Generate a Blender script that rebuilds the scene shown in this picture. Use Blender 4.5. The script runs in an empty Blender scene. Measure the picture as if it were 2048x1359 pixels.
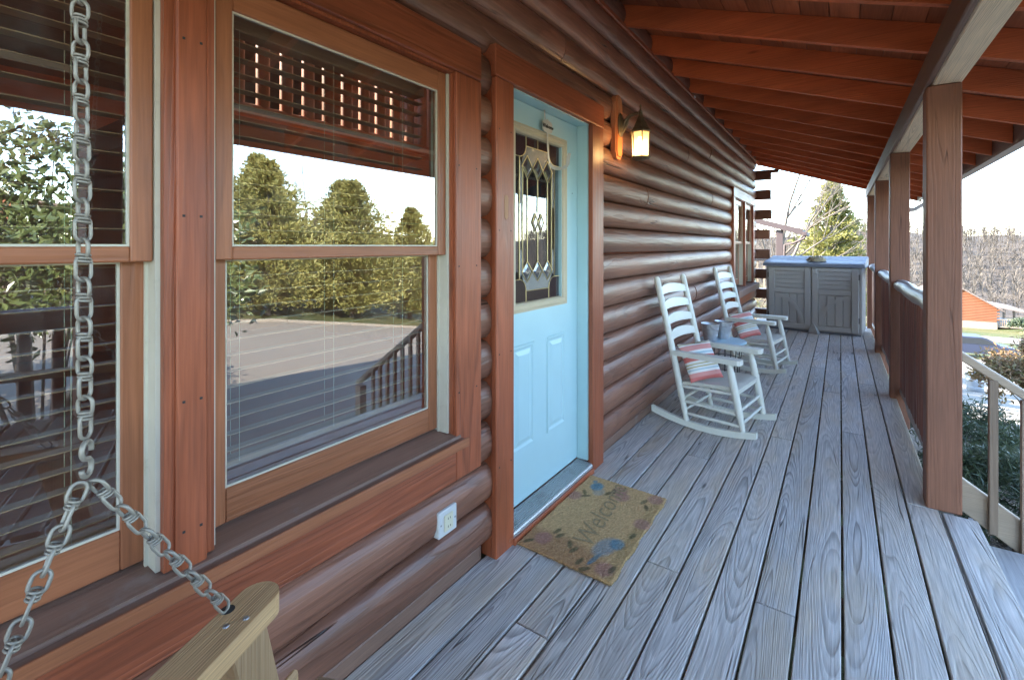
import bpy, math, random
from mathutils import Vector, Matrix, Euler
random.seed(7)
PI = math.pi
R = math.radians
sc = bpy.context.scene
col = sc.collection

# ------------------------------------------------------------------ camera, sky, sun, exposure
cam_d = bpy.data.cameras.new('camera')
cam = bpy.data.objects.new('camera', cam_d)
col.objects.link(cam)
cam.location = (1.24, 0.0, 1.38)
cam.rotation_euler = (R(90), 0, math.atan2(656, 946))
cam_d.sensor_width = 36
cam_d.lens = 36 * 946 / 2048
cam_d.shift_y = -187.5 / 2048
cam_d.clip_start = 0.02
cam_d.clip_end = 3000
sc.camera = cam

SUN_DIR = Vector((-0.80, -0.30, 0.56)).normalized()      # towards the sun
world = bpy.data.worlds.new('World')
sc.world = world
world.use_nodes = True
wn = world.node_tree
for n in list(wn.nodes):
    wn.nodes.remove(n)
w_out = wn.nodes.new('ShaderNodeOutputWorld')
w_bg = wn.nodes.new('ShaderNodeBackground')
w_sky = wn.nodes.new('ShaderNodeTexSky')
w_sky.sky_type = 'NISHITA'
w_sky.sun_disc = False
w_sky.sun_elevation = math.asin(SUN_DIR.z)
w_sky.sun_rotation = math.atan2(SUN_DIR.x, SUN_DIR.y)
w_sky.altitude = 300
w_sky.air_density = 1.0
w_sky.dust_density = 0.1
w_sky.ozone_density = 1.6
w_bg.inputs['Strength'].default_value = 0.15
wn.links.new(w_sky.outputs[0], w_bg.inputs[0])
wn.links.new(w_bg.outputs[0], w_out.inputs[0])

sun_d = bpy.data.lights.new('sun', 'SUN')
sun_d.energy = 3.3
sun_d.angle = R(0.5)
sun_d.color = (1.0, 0.93, 0.82)
sun = bpy.data.objects.new('sun', sun_d)
col.objects.link(sun)
sun.rotation_euler = SUN_DIR.to_track_quat('Z', 'Y').to_euler()
sun.location = SUN_DIR * 60

sc.view_settings.view_transform = 'Standard'
sc.view_settings.look = 'None'
sc.view_settings.gamma = 1
sc.view_settings.use_curve_mapping = False
sc.view_settings.exposure = 3.55
sc.render.engine = 'CYCLES'
sc.cycles.max_bounces = 10
sc.cycles.diffuse_bounces = 5
sc.cycles.transparent_max_bounces = 16
sc.render.film_transparent = False

# ------------------------------------------------------------------ mesh helpers
WL = {}


def link(o, parent=None):
    col.objects.link(o)
    if parent is not None:
        o.parent = parent
    return o


def tag(o, label=None, cat=None, group=None, kind=None):
    if label:
        o['label'] = label
    if cat:
        o['category'] = cat
    if group:
        o['group'] = group
    if kind:
        o['kind'] = kind
    return o


def empty(name, loc=(0, 0, 0), label=None, cat=None, group=None, local=False, rz=0.0, kind=None):
    o = bpy.data.objects.new(name, None)
    o.empty_display_size = 0.1
    link(o)
    o.location = loc
    o.rotation_euler = (0, 0, rz)
    WL[o] = Vector((0, 0, 0)) if local else Vector(loc)
    tag(o, label, cat, group, kind)
    return o


def basis(d):
    d = Vector(d).normalized()
    a = Vector((0, 0, 1)) if abs(d.z) < 0.9 else Vector((1, 0, 0))
    u = d.cross(a).normalized()
    v = d.cross(u).normalized()
    return d, u, v


class MB:
    def __init__(s):
        s.v = []
        s.f = []
        s.c = None

    def add(s, vs, fs):
        b = len(s.v)
        s.v += [tuple(p) for p in vs]
        s.f += [tuple(i + b for i in f) for f in fs]
        return s

    def box(s, lo, hi, ch=0.0):
        x0, y0, z0 = lo
        x1, y1, z1 = hi
        if ch <= 0:
            vs = [(x, y, z) for z in (z0, z1) for y in (y0, y1) for x in (x0, x1)]
            return s.add(vs, [(0, 2, 3, 1), (4, 5, 7, 6), (0, 1, 5, 4), (2, 6, 7, 3), (0, 4, 6, 2), (1, 3, 7, 5)])
        ch = min(ch, 0.45 * min(x1 - x0, y1 - y0, z1 - z0))
        c = ((x0 + x1) / 2, (y0 + y1) / 2, (z0 + z1) / 2)
        h = ((x1 - x0) / 2, (y1 - y0) / 2, (z1 - z0) / 2)
        return s.obox(c, ((1, 0, 0), (0, 1, 0), (0, 0, 1)), h, ch)

    def obox(s, c, ax, h, ch=0.0):
        c = Vector(c)
        ax = [Vector(a).normalized() for a in ax]
        vs = []
        idx = {}
        for sx in (-1, 1):
            for sy in (-1, 1):
                for sz in (-1, 1):
                    for k in range(3):
                        q = [sx * (h[0] - ch), sy * (h[1] - ch), sz * (h[2] - ch)]
                        q[k] = (sx, sy, sz)[k] * h[k]
                        idx[(sx, sy, sz, k)] = len(vs)
                        vs.append(c + ax[0] * q[0] + ax[1] * q[1] + ax[2] * q[2])
        fs = []
        sg = (-1, 1)
        for k in range(3):
            o1, o2 = [(1, 2), (0, 2), (0, 1)][k]
            for sk in sg:
                q = []
                for (a, b) in ((-1, -1), (1, -1), (1, 1), (-1, 1)):
                    t = [0, 0, 0]
                    t[k] = sk
                    t[o1] = a
                    t[o2] = b
                    q.append(idx[(t[0], t[1], t[2], k)])
                flip = (sk == 1) == (k == 1)
                fs.append(tuple(reversed(q)) if flip else tuple(q))
        if ch > 0:
            for k in range(3):          # edges parallel to axis k
                o1, o2 = [(1, 2), (0, 2), (0, 1)][k]
                for a in sg:
                    for b in sg:
                        q = []
                        for (sk, face) in ((-1, o1), (1, o1), (1, o2), (-1, o2)):
                            t = [0, 0, 0]
                            t[k] = sk
                            t[o1] = a
                            t[o2] = b
                            q.append(idx[(t[0], t[1], t[2], face)])
                        fs.append(tuple(q))
            for sx in sg:
                for sy in sg:
                    for sz in sg:
                        fs.append(tuple(idx[(sx, sy, sz, k)] for k in range(3)))
        return s.add(vs, fs)

    def beam(s, p, q, w, t, up=(0, 0, 1), ch=0.0):
        p = Vector(p)
        q = Vector(q)
        d = (q - p)
        L = d.length
        d.normalize()
        up = Vector(up)
        sd = d.cross(up).normalized()
        u2 = sd.cross(d).normalized()
        return s.obox((p + q) / 2, (d, sd, u2), (L / 2, w / 2, t / 2), ch)

    def tube(s, path, r, n=8, cap=True):
        path = [Vector(p) for p in path]
        m = len(path)
        rs = r if isinstance(r, (list, tuple)) else [r] * m
        vs = []
        fs = []
        pu = None
        for i, p in enumerate(path):
            if i == 0:
                d = path[1] - path[0]
            elif i == m - 1:
                d = path[-1] - path[-2]
            else:
                d = path[i + 1] - path[i - 1]
            d.normalize()
            if pu is None:
                _, u, v = basis(d)
            else:
                u = (pu - d * pu.dot(d))
                if u.length < 1e-5:
                    _, u, v = basis(d)
                u.normalize()
                v = d.cross(u)
            pu = u
            for k in range(n):
                a = 2 * PI * k / n
                vs.append(p + (u * math.cos(a) + v * math.sin(a)) * rs[i])
        for i in range(m - 1):
            for k in range(n):
                k2 = (k + 1) % n
                fs.append((i * n + k, i * n + k2, (i + 1) * n + k2, (i + 1) * n + k))
        if cap:
            fs.append(tuple(reversed(range(n))))
            fs.append(tuple((m - 1) * n + k for k in range(n)))
        return s.add(vs, fs)

    def ring(s, path, r, n=6):          # closed tube
        path = [Vector(p) for p in path]
        m = len(path)
        vs = []
        fs = []
        cen = sum(path, Vector()) / m
        for i, p in enumerate(path):
            d = (path[(i + 1) % m] - path[i - 1]).normalized()
            u = (p - cen)
            u = (u - d * u.dot(d))
            if u.length < 1e-6:
                _, u, _v = basis(d)
            u.normalize()
            v = d.cross(u)
            for k in range(n):
                a = 2 * PI * k / n
                vs.append(p + (u * math.cos(a) + v * math.sin(a)) * r)
        for i in range(m):
            i2 = (i + 1) % m
            for k in range(n):
                k2 = (k + 1) % n
                fs.append((i * n + k, i * n + k2, i2 * n + k2, i2 * n + k))
        return s.add(vs, fs)

    def lathe(s, prof, n=16, c=(0, 0, 0), a0=0.0):
        vs = []
        fs = []
        for (r, z) in prof:
            for k in range(n):
                a = a0 + 2 * PI * k / n
                vs.append((c[0] + r * math.cos(a), c[1] + r * math.sin(a), c[2] + z))
        m = len(prof)
        for i in range(m - 1):
            for k in range(n):
                k2 = (k + 1) % n
                fs.append((i * n + k, i * n + k2, (i + 1) * n + k2, (i + 1) * n + k))
        if prof[0][0] > 1e-4:
            fs.append(tuple(reversed(range(n))))
        if prof[-1][0] > 1e-4:
            fs.append(tuple((m - 1) * n + k for k in range(n)))
        return s.add(vs, fs)

    def prism(s, outline, o, ux, uy, d):       # outline 2D polygon, extruded by d
        o = Vector(o)
        ux = Vector(ux)
        uy = Vector(uy)
        d = Vector(d)
        a = [o + ux * p[0] + uy * p[1] for p in outline]
        n = len(a)
        vs = a + [p + d for p in a]
        fs = [tuple(reversed(range(n))), tuple(range(n, 2 * n))]
        for i in range(n):
            j = (i + 1) % n
            fs.append((i, j, n + j, n + i))
        return s.add(vs, fs)

    def build(s, name, mat, parent=None, smooth=False, org=None, fix=True, auto=None):
        vs = s.v
        if org is None:
            lo = [min(p[i] for p in vs) for i in range(3)]
            hi = [max(p[i] for p in vs) for i in range(3)]
            org = Vector([(lo[i] + hi[i]) / 2 for i in range(3)])
        else:
            org = Vector(org)
        me = bpy.data.meshes.new(name)
        me.from_pydata([(p[0] - org.x, p[1] - org.y, p[2] - org.z) for p in vs], [], s.f)
        if fix:
            import bmesh
            bm = bmesh.new()
            bm.from_mesh(me)
            bmesh.ops.recalc_face_normals(bm, faces=bm.faces)
            bm.to_mesh(me)
            bm.free()
        if smooth:
            me.polygons.foreach_set('use_smooth', [True] * len(me.polygons))
            if auto:
                me.set_sharp_from_angle(angle=R(auto))
        me.materials.append(mat)
        o = bpy.data.objects.new(name, me)
        link(o, parent)
        WL[o] = org
        o.location = org - (WL[parent] if parent is not None else Vector((0, 0, 0)))
        return o


def copy_tree(o, parent=None):
    c = o.copy()
    col.objects.link(c)
    c.parent = parent
    WL[c] = WL.get(o, Vector((0, 0, 0)))
    for ch in o.children:
        copy_tree(ch, c)
    return c


def inst(src, parent, loc, rot=None):
    c = src.copy()
    col.objects.link(c)
    c.parent = parent
    WL[c] = Vector(loc)
    c.location = Vector(loc) - (WL[parent] if parent is not None else Vector((0, 0, 0)))
    if rot is not None:
        c.rotation_euler = rot
    return c


# ------------------------------------------------------------------ material helpers
class NT:
    def __init__(s, name):
        s.mat = bpy.data.materials.new(name)
        s.mat.use_nodes = True
        s.nt = s.mat.node_tree
        for n in list(s.nt.nodes):
            s.nt.nodes.remove(n)
        s.out = s.nt.nodes.new('ShaderNodeOutputMaterial')

    def n(s, t, **k):
        q = s.nt.nodes.new(t)
        for a, b in k.items():
            setattr(q, a, b)
        return q

    def set(s, sock, val):
        if isinstance(val, bpy.types.NodeSocket):
            s.nt.links.new(val, sock)
        else:
            sock.default_value = val

    def m(s, op, a, b=0.0, c=None, clamp=False):
        q = s.n('ShaderNodeMath', operation=op, use_clamp=clamp)
        s.set(q.inputs[0], a)
        s.set(q.inputs[1], b)
        if c is not None:
            s.set(q.inputs[2], c)
        return q.outputs[0]

    def xyz(s, a, b, c):
        q = s.n('ShaderNodeCombineXYZ')
        s.set(q.inputs[0], a)
        s.set(q.inputs[1], b)
        s.set(q.inputs[2], c)
        return q.outputs[0]

    def sep(s, v):
        q = s.n('ShaderNodeSeparateXYZ')
        s.set(q.inputs[0], v)
        return q.outputs

    def noise(s, vec, scale=1.0, detail=2.0, rough=0.5, w=None, dist=0.0):
        q = s.n('ShaderNodeTexNoise')
        if w is not None:
            q.noise_dimensions = '4D'
            s.set(q.inputs['W'], w)
        s.set(q.inputs['Vector'], vec)
        q.inputs['Scale'].default_value = scale
        q.inputs['Detail'].default_value = detail
        q.inputs['Roughness'].default_value = rough
        q.inputs['Distortion'].default_value = dist
        return q.outputs[0]

    def ramp(s, fac, stops, interp='LINEAR'):
        q = s.n('ShaderNodeValToRGB')
        cr = q.color_ramp
        cr.interpolation = interp
        while len(cr.elements) < len(stops):
            cr.elements.new(0.5)
        for e, (p, c) in zip(cr.elements, stops):
            e.position = p
            e.color = c if len(c) == 4 else (*c, 1)
        s.set(q.inputs[0], fac)
        return q.outputs[0]

    def mix(s, fac, a, b, mode='MIX'):
        q = s.n('ShaderNodeMix', data_type='RGBA', blend_type=mode)
        s.set(q.inputs[0], fac)
        s.set(q.inputs[6], a if isinstance(a, bpy.types.NodeSocket) else (*a[:3], 1))
        s.set(q.inputs[7], b if isinstance(b, bpy.types.NodeSocket) else (*b[:3], 1))
        return q.outputs[2]

    def mapr(s, v, a, b, c=0.0, d=1.0):
        q = s.n('ShaderNodeMapRange')
        q.interpolation_type = 'SMOOTHSTEP'
        s.set(q.inputs[0], v)
        for i, x in enumerate((a, b, c, d)):
            q.inputs[i + 1].default_value = x
        return q.outputs[0]

    def obj(s):
        return s.n('ShaderNodeTexCoord').outputs['Object']

    def rand(s):
        return s.n('ShaderNodeObjectInfo').outputs['Random']

    def bump(s, h, strength=0.3, dist=0.01):
        q = s.n('ShaderNodeBump')
        q.inputs['Strength'].default_value = strength
        q.inputs['Distance'].default_value = dist
        s.set(q.inputs['Height'], h)
        return q.outputs[0]

    def bsdf(s, color, rough=0.6, metal=0.0, spec=0.5, normal=None, **k):
        q = s.n('ShaderNodeBsdfPrincipled')
        s.set(q.inputs['Base Color'], color if isinstance(color, bpy.types.NodeSocket) else (*color[:3], 1))
        s.set(q.inputs['Roughness'], rough)
        s.set(q.inputs['Metallic'], metal)
        s.set(q.inputs['Specular IOR Level'], spec)
        if normal is not None:
            s.set(q.inputs['Normal'], normal)
        for a, b in k.items():
            s.set(q.inputs[a.replace('_', ' ')], b)
        s.nt.links.new(q.outputs[0], s.out.inputs[0])
        return q


def wood(name, light, dark, axis='Y', depth='Z', ringw=0.008, ringmix=0.6, pith=0.06, wander=0.05, fibre=0.25,
         blotch=0.35, vary=0.25, rough=0.55, spec=0.4, knots=0.5, crack=0.0, bump=0.25, tint2=None, wear=None,
         stretch=1.0, stain=None, fibf=260.0):
    t = NT(name)
    o = t.sep(t.obj())
    rnd = t.rand()
    ia = 'XYZ'.index(axis)
    iq = 'XYZ'.index(depth)
    ip = 3 - ia - iq
    L = t.m('MULTIPLY_ADD', rnd, 53.0, o[ia])
    P = o[ip]
    Q = o[iq]
    r2 = t.m('FRACT', t.m('MULTIPLY', rnd, 17.3))
    # knots
    kv = t.xyz(t.m('MULTIPLY', L, 2.1 * stretch), t.m('MULTIPLY', P, 8.0), t.m('MULTIPLY', Q, 8.0))
    vo = t.n('ShaderNodeTexVoronoi', feature='F1')
    t.set(vo.inputs['Vector'], kv)
    vo.inputs['Scale'].default_value = 1.0
    kd = vo.outputs['Distance']
    keep = t.m('GREATER_THAN', t.sep(vo.outputs['Color'])[0], 0.80)
    knot = t.m('MULTIPLY', t.mapr(kd, 0.03, 0.13, 1.0, 0.0), keep)
    kwarp = t.m('MULTIPLY', t.mapr(kd, 0.0, 0.42, 1.0, 0.0), keep)
    n1 = t.noise(t.xyz(t.m('MULTIPLY', L, 0.36 * stretch), 3.7, 1.3), 1.0, 1.0)
    n2 = t.noise(t.xyz(t.m('MULTIPLY', L, 0.42 * stretch), 9.1, 5.2), 1.0, 2.0)
    n3 = t.noise(t.xyz(t.m('MULTIPLY', L, 1.6 * stretch), t.m('MULTIPLY', P, 14.0), t.m('MULTIPLY', Q, 16.0)), 1.0, 2.0)
    p = t.m('ADD', P, t.m('MULTIPLY', t.m('SUBTRACT', n1, 0.5), wander * 1.6))
    q = t.m('ADD', t.m('ADD', Q, t.m('MULTIPLY_ADD', r2, pith * 1.9, pith * 0.35)),
            t.m('MULTIPLY', t.m('SUBTRACT', n2, 0.5), wander * 1.2))
    rr = t.m('SQRT', t.m('ADD', t.m('MULTIPLY', p, p), t.m('MULTIPLY', q, q)))
    rr = t.m('ADD', rr, t.m('MULTIPLY', t.m('SUBTRACT', n3, 0.5), ringw * 1.9))
    rr = t.m('ADD', rr, t.m('MULTIPLY', kwarp, ringw * 1.4))
    rq = t.m('DIVIDE', rr, ringw)
    rq = t.m('ADD', rq, t.m('MULTIPLY', t.noise(t.xyz(t.m('MULTIPLY', rq, 0.45), r2, 2.0), 1.0, 1.0), 1.6))
    fr = t.m('FRACT', rq)
    wnz = t.n('ShaderNodeTexWhiteNoise', noise_dimensions='1D')
    t.set(wnz.inputs['W'], t.m('ADD', t.m('FLOOR', rq), t.m('FLOOR', t.m('MULTIPLY', rnd, 90.0))))
    ringk = t.m('MULTIPLY_ADD', wnz.outputs['Value'], 0.75, 0.3)
    ringv = t.ramp(fr, [(0.0, (0, 0, 0)), (0.35, (0.12,) * 3), (0.72, (0.9,) * 3), (0.86, (1, 1, 1)), (1.0, (0, 0, 0))])
    ringv = t.m('MULTIPLY', ringv, ringk)
    fib = t.noise(t.xyz(t.m('MULTIPLY', L, 5.0 * stretch), t.m('MULTIPLY', P, fibf), t.m('MULTIPLY', Q, fibf)), 1.0, 2.0, 0.6)
    blo = t.noise(t.xyz(t.m('MULTIPLY', L, 1.6 * stretch), t.m('MULTIPLY', P, 7.0), t.m('MULTIPLY', Q, 7.0)), 1.0, 4.0, 0.6)
    c = t.mix(t.m('MULTIPLY', ringv, t.m('MULTIPLY', t.mapr(n3, 0.25, 0.7, 0.55, 1.0), ringmix)), light, dark)
    if tint2 is not None:
        c = t.mix(t.mapr(blo, 0.42, 0.68, 0.0, 0.8), c, tint2, 'MIX')
        c = t.mix(t.m('MULTIPLY', t.m('FRACT', t.m('MULTIPLY', rnd, 7.7)), 0.55), c, tint2, 'MIX')
    hv = t.m('ADD', t.m('MULTIPLY_ADD', t.m('SUBTRACT', fib, 0.5), fibre * 2, 1.0),
             t.m('MULTIPLY', t.m('SUBTRACT', blo, 0.5), blotch * 2))
    hv = t.m('MULTIPLY', hv, t.m('MULTIPLY_ADD', t.m('SUBTRACT', r2, 0.5), vary * 2, 1.0))
    c = t.mix(1.0, c, t.xyz(hv, hv, hv), 'MULTIPLY')
    if knots > 0:
        c = t.mix(t.m('MULTIPLY', knot, knots), c, [x * 0.35 for x in dark])
    h = t.m('ADD', t.m('MULTIPLY', ringv, -0.6), t.m('MULTIPLY', fib, 0.7))
    if crack > 0:
        cn = t.noise(t.xyz(t.m('MULTIPLY', L, 0.40 * stretch), t.m('MULTIPLY', P, 13.0), t.m('MULTIPLY', Q, 13.0)), 1.0, 2.0, 0.5)
        ck = t.mapr(t.m('ABSOLUTE', t.m('SUBTRACT', cn, 0.52)), 0.0, 0.011, 1.0, 0.0)
        gate = t.mapr(t.noise(t.xyz(t.m('MULTIPLY', L, 1.3), t.m('MULTIPLY', P, 3.0), 4.0), 1.0, 1.0), 0.5, 0.62)
        ck = t.m('MULTIPLY', ck, gate)
        c = t.mix(t.m('MULTIPLY', ck, crack), c, [x * 0.18 for x in dark])
        h = t.m('SUBTRACT', h, t.m('MULTIPLY', ck, 2.5))
    if wear is not None:
        wn_ = t.noise(t.obj(), 5.0, 5.0, 0.65)
        c = t.mix(t.mapr(wn_, 0.56, 0.72, 0.0, 0.75), c, wear)
    ro = t.m('MULTIPLY_ADD', t.m('SUBTRACT', blo, 0.5), 0.3, rough)
    t.bsdf(c, ro, 0.0, spec, t.bump(h, bump, 0.004))
    return t.mat


def plain(name, c, rough=0.5, metal=0.0, spec=0.5, var=0.12, scale=12.0, bump=0.0, bscale=60.0, dirt=None, **k):
    t = NT(name)
    o = t.obj()
    nz = t.noise(o, scale, 4.0, 0.6)
    f = t.m('MULTIPLY_ADD', t.m('SUBTRACT', nz, 0.5), var * 2, 1.0)
    cc = t.mix(1.0, c, t.xyz(f, f, f), 'MULTIPLY')
    if dirt is not None:
        d = t.noise(o, scale * 0.45, 5.0, 0.7)
        cc = t.mix(t.mapr(d, 0.52, 0.72, 0.0, 0.7), cc, dirt)
    nm = None
    if bump > 0:
        nm = t.bump(t.noise(o, bscale, 4.0, 0.6), bump, 0.003)
    t.bsdf(cc, t.m('MULTIPLY_ADD', t.m('SUBTRACT', nz, 0.5), 0.2, rough), metal, spec, nm, **k)
    return t.mat


def glass_mat(name, ior=2.0, tint=(0.9, 0.95, 0.93), wav=0.0):
    t = NT(name)
    fr = t.n('ShaderNodeFresnel')
    fr.inputs['IOR'].default_value = ior
    tr = t.n('ShaderNodeBsdfTransparent')
    tr.inputs[0].default_value = (*tint, 1)
    gl = t.n('ShaderNodeBsdfGlossy')
    gl.inputs['Roughness'].default_value = 0.0
    gl.inputs['Color'].default_value = (1, 1, 1, 1)
    if wav > 0:
        nm = t.bump(t.noise(t.obj(), 2.2, 1.0), wav, 0.01)
        t.set(gl.inputs['Normal'], nm)
    # a little dust film
    df = t.n('ShaderNodeBsdfDiffuse')
    df.inputs[0].default_value = (0.5, 0.5, 0.48, 1)
    mx = t.n('ShaderNodeMixShader')
    bf = t.n('ShaderNodeNewGeometry').outputs['Backfacing']
    t.set(mx.inputs[0], t.m('MULTIPLY', fr.outputs[0], t.m('SUBTRACT', 1.0, bf)))
    t.nt.links.new(tr.outputs[0], mx.inputs[1])
    t.nt.links.new(gl.outputs[0], mx.inputs[2])
    m2 = t.n('ShaderNodeMixShader')
    t.set(m2.inputs[0], t.mapr(t.noise(t.obj(), 7.0, 5.0, 0.7), 0.45, 0.8, 0.005, 0.05))
    t.nt.links.new(mx.outputs[0], m2.inputs[1])
    t.nt.links.new(df.outputs[0], m2.inputs[2])
    t.nt.links.new(m2.outputs[0], t.out.inputs[0])
    return t.mat


def foliage(name, c1, c2, rough=0.5, trans=0.25, spec=0.4):
    t = NT(name)
    g = t.n('ShaderNodeNewGeometry')
    rn = g.outputs['Random Per Island']
    nz = t.noise(t.obj(), 1.3, 3.0)
    c = t.mix(t.m('ADD', t.m('MULTIPLY', rn, 0.7), t.m('MULTIPLY', nz, 0.4), clamp=True), c1, c2)
    b = t.n('ShaderNodeBsdfPrincipled')
    t.set(b.inputs['Base Color'], c)
    b.inputs['Roughness'].default_value = rough
    b.inputs['Specular IOR Level'].default_value = spec
    tl = t.n('ShaderNodeBsdfTranslucent')
    t.set(tl.inputs[0], c)
    mx = t.n('ShaderNodeMixShader')
    mx.inputs[0].default_value = trans
    t.nt.links.new(b.outputs[0], mx.inputs[1])
    t.nt.links.new(tl.outputs[0], mx.inputs[2])
    t.nt.links.new(mx.outputs[0], t.out.inputs[0])
    return t.mat


M = {}
M['log'] = wood('stained_log', (0.215, 0.092, 0.055), (0.085, 0.034, 0.020), 'Y', 'X', ringw=0.011, ringmix=0.45, pith=0.09,
                wander=0.12, fibre=0.42, blotch=0.55, vary=0.2, rough=0.43, spec=0.5, knots=0.9, crack=1.0, bump=0.6, fibf=110)
M['log_x'] = wood('stained_log_end', (0.20, 0.085, 0.05), (0.10, 0.04, 0.022), 'X', 'Y', ringw=0.011, ringmix=0.4, pith=0.09,
                  wander=0.06, rough=0.5, knots=0.6, crack=0.6)
M['trim_z'] = wood('trim_upright', (0.31, 0.080, 0.032), (0.115, 0.029, 0.013), 'Z', 'X', ringw=0.009, ringmix=0.45, pith=0.09,
                   wander=0.07, fibre=0.38, blotch=0.5, vary=0.06, rough=0.42, spec=0.45, knots=0.7, bump=0.4, fibf=120)
M['trim_y'] = wood('trim_level', (0.31, 0.080, 0.032), (0.115, 0.029, 0.013), 'Y', 'X', ringw=0.009, ringmix=0.45, pith=0.09,
                   wander=0.07, fibre=0.38, blotch=0.5, vary=0.06, rough=0.42, spec=0.45, knots=0.7, bump=0.4, fibf=120)
M['sash_z'] = wood('sash_upright', (0.32, 0.115, 0.05), (0.17, 0.052, 0.022), 'Z', 'X', ringw=0.006, ringmix=0.3, rough=0.38, knots=0.2,
                   vary=0.05, blotch=0.4, fibre=0.35, bump=0.3, fibf=150)
M['sash_y'] = wood('sash_level', (0.32, 0.115, 0.05), (0.17, 0.052, 0.022), 'Y', 'X', ringw=0.006, ringmix=0.3, rough=0.38, knots=0.2,
                   vary=0.05, blotch=0.4, fibre=0.35, bump=0.3, fibf=150)
M['sill'] = wood('weathered_sill', (0.23, 0.13, 0.09), (0.13, 0.065, 0.045), 'Y', 'Z', ringw=0.006, ringmix=0.3, rough=0.55,
                 vary=0.05, blotch=0.5, knots=0.2, wear=(0.26, 0.20, 0.17))
M['deck'] = wood('weathered_deck', (0.64, 0.60, 0.56), (0.16, 0.145, 0.135), 'Y', 'Z', ringw=0.0046, ringmix=0.92, pith=0.065,
                 wander=0.16, fibre=0.55, blotch=0.42, vary=0.16, rough=0.62, spec=0.35, knots=0.75, crack=0.7, bump=0.55,
                 tint2=(0.46, 0.375, 0.285), fibf=130)
M['stair'] = wood('weathered_tread', (0.46, 0.44, 0.42), (0.25, 0.23, 0.22), 'Y', 'Z', ringw=0.009, ringmix=0.5, rough=0.7,
                  knots=0.3, wear=(0.55, 0.54, 0.52), bump=0.5)
M['rafter'] = wood('red_rafter', (0.60, 0.145, 0.05), (0.29, 0.055, 0.02), 'X', 'Y', ringw=0.012, ringmix=0.35, pith=0.1,
                   wander=0.08, fibre=0.30, blotch=0.45, vary=0.12, rough=0.6, spec=0.25, knots=0.8, bump=0.3)
M['ceil'] = wood('roof_board', (0.34, 0.11, 0.05), (0.18, 0.052, 0.024), 'Y', 'Z', ringw=0.012, ringmix=0.35, pith=0.1,
                 vary=0.22, rough=0.65, spec=0.2, knots=0.7, blotch=0.45)
M['post'] = wood('porch_post_wood', (0.23, 0.10, 0.06), (0.13, 0.055, 0.032), 'Z', 'Y', ringw=0.013, ringmix=0.35, pith=0.08,
                 wander=0.08, fibre=0.3, blotch=0.3, vary=0.06, rough=0.6, spec=0.3, knots=0.8, crack=0.8, bump=0.4, fibf=160)
M['beam'] = wood('porch_beam_wood', (0.76, 0.58, 0.38), (0.30, 0.20, 0.12), 'Y', 'Z', ringw=0.007, ringmix=0.75, pith=0.05,
                 wander=0.10, fibre=0.3, blotch=0.3, vary=0.03, rough=0.65, spec=0.3, knots=0.9, crack=0.7, bump=0.6)
M['beam_dark'] = wood('beam_face_wood', (0.20, 0.11, 0.075), (0.12, 0.06, 0.04), 'Y', 'X', ringw=0.012, ringmix=0.3, rough=0.65,
                      knots=0.5, bump=0.3, blotch=0.35)
M['rail_y'] = wood('rail_log', (0.36, 0.31, 0.28), (0.24, 0.19, 0.165), 'Y', 'X', ringw=0.012, ringmix=0.35, pith=0.05,
                   rough=0.42, spec=0.5, knots=0.4, crack=0.8, blotch=0.3, vary=0.05)
M['spindle'] = wood('spindle_wood', (0.25, 0.10, 0.065), (0.13, 0.048, 0.03), 'Z', 'X', ringw=0.008, ringmix=0.35, rough=0.4,
                    spec=0.5, knots=0.4, vary=0.25, bump=0.3)
M['tan_x'] = wood('tan_rail_wood', (0.36, 0.27, 0.19), (0.24, 0.17, 0.11), 'X', 'Y', ringw=0.006, ringmix=0.5, rough=0.6, knots=0.8,
                  blotch=0.4, bump=0.3)
M['tan_z'] = wood('baluster_wood', (0.27, 0.19, 0.13), (0.16, 0.105, 0.07), 'Z', 'Y', ringw=0.006, ringmix=0.5, rough=0.6, knots=0.6,
                  blotch=0.5, bump=0.3)
M['swing'] = wood('swing_wood', (0.54, 0.33, 0.155), (0.27, 0.145, 0.06), 'Y', 'X', ringw=0.0045, ringmix=0.6, pith=0.05,
                  wander=0.02, fibre=0.45, blotch=0.35, vary=0.08, rough=0.6, knots=0.2, bump=0.5, fibf=420)
M['swing_z'] = wood('swing_upright_wood', (0.46, 0.285, 0.145), (0.25, 0.14, 0.065), 'Z', 'X', ringw=0.006, ringmix=0.4, rough=0.6,
                    knots=0.3, blotch=0.5, bump=0.4)
M['swing_x'] = wood('swing_slat_wood', (0.30, 0.20, 0.12), (0.19, 0.115, 0.065), 'X', 'Z', ringw=0.006, ringmix=0.4, rough=0.6,
                    knots=0.3, blotch=0.4, bump=0.4)
M['plaque'] = wood('lantern_board_wood', (0.50, 0.18, 0.07), (0.34, 0.10, 0.035), 'Z', 'X', ringw=0.008, ringmix=0.35, rough=0.45,
                   knots=0.2, blotch=0.25, vary=0.03)
M['inner'] = wood('interior_pine', (0.50, 0.17, 0.07), (0.30, 0.085, 0.034), 'Y', 'X', ringw=0.012, ringmix=0.35, rough=0.5, knots=0.5)
M['inner_z'] = wood('interior_spindle', (0.36, 0.13, 0.06), (0.22, 0.07, 0.03), 'Z', 'X', ringw=0.012, ringmix=0.35, rough=0.4, knots=0.5)
M['slat'] = wood('blind_slat_wood', (0.40, 0.22, 0.12), (0.30, 0.15, 0.08), 'Y', 'Z', ringw=0.006, ringmix=0.4, rough=0.45, knots=0.0,
                 vary=0.12)
M['teal'] = plain('aqua_paint', (0.41, 0.60, 0.62), 0.42, var=0.05, scale=6, bump=0.05, bscale=90)
M['cream'] = plain('cream_frame', (0.52, 0.44, 0.30), 0.5, var=0.06)
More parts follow.
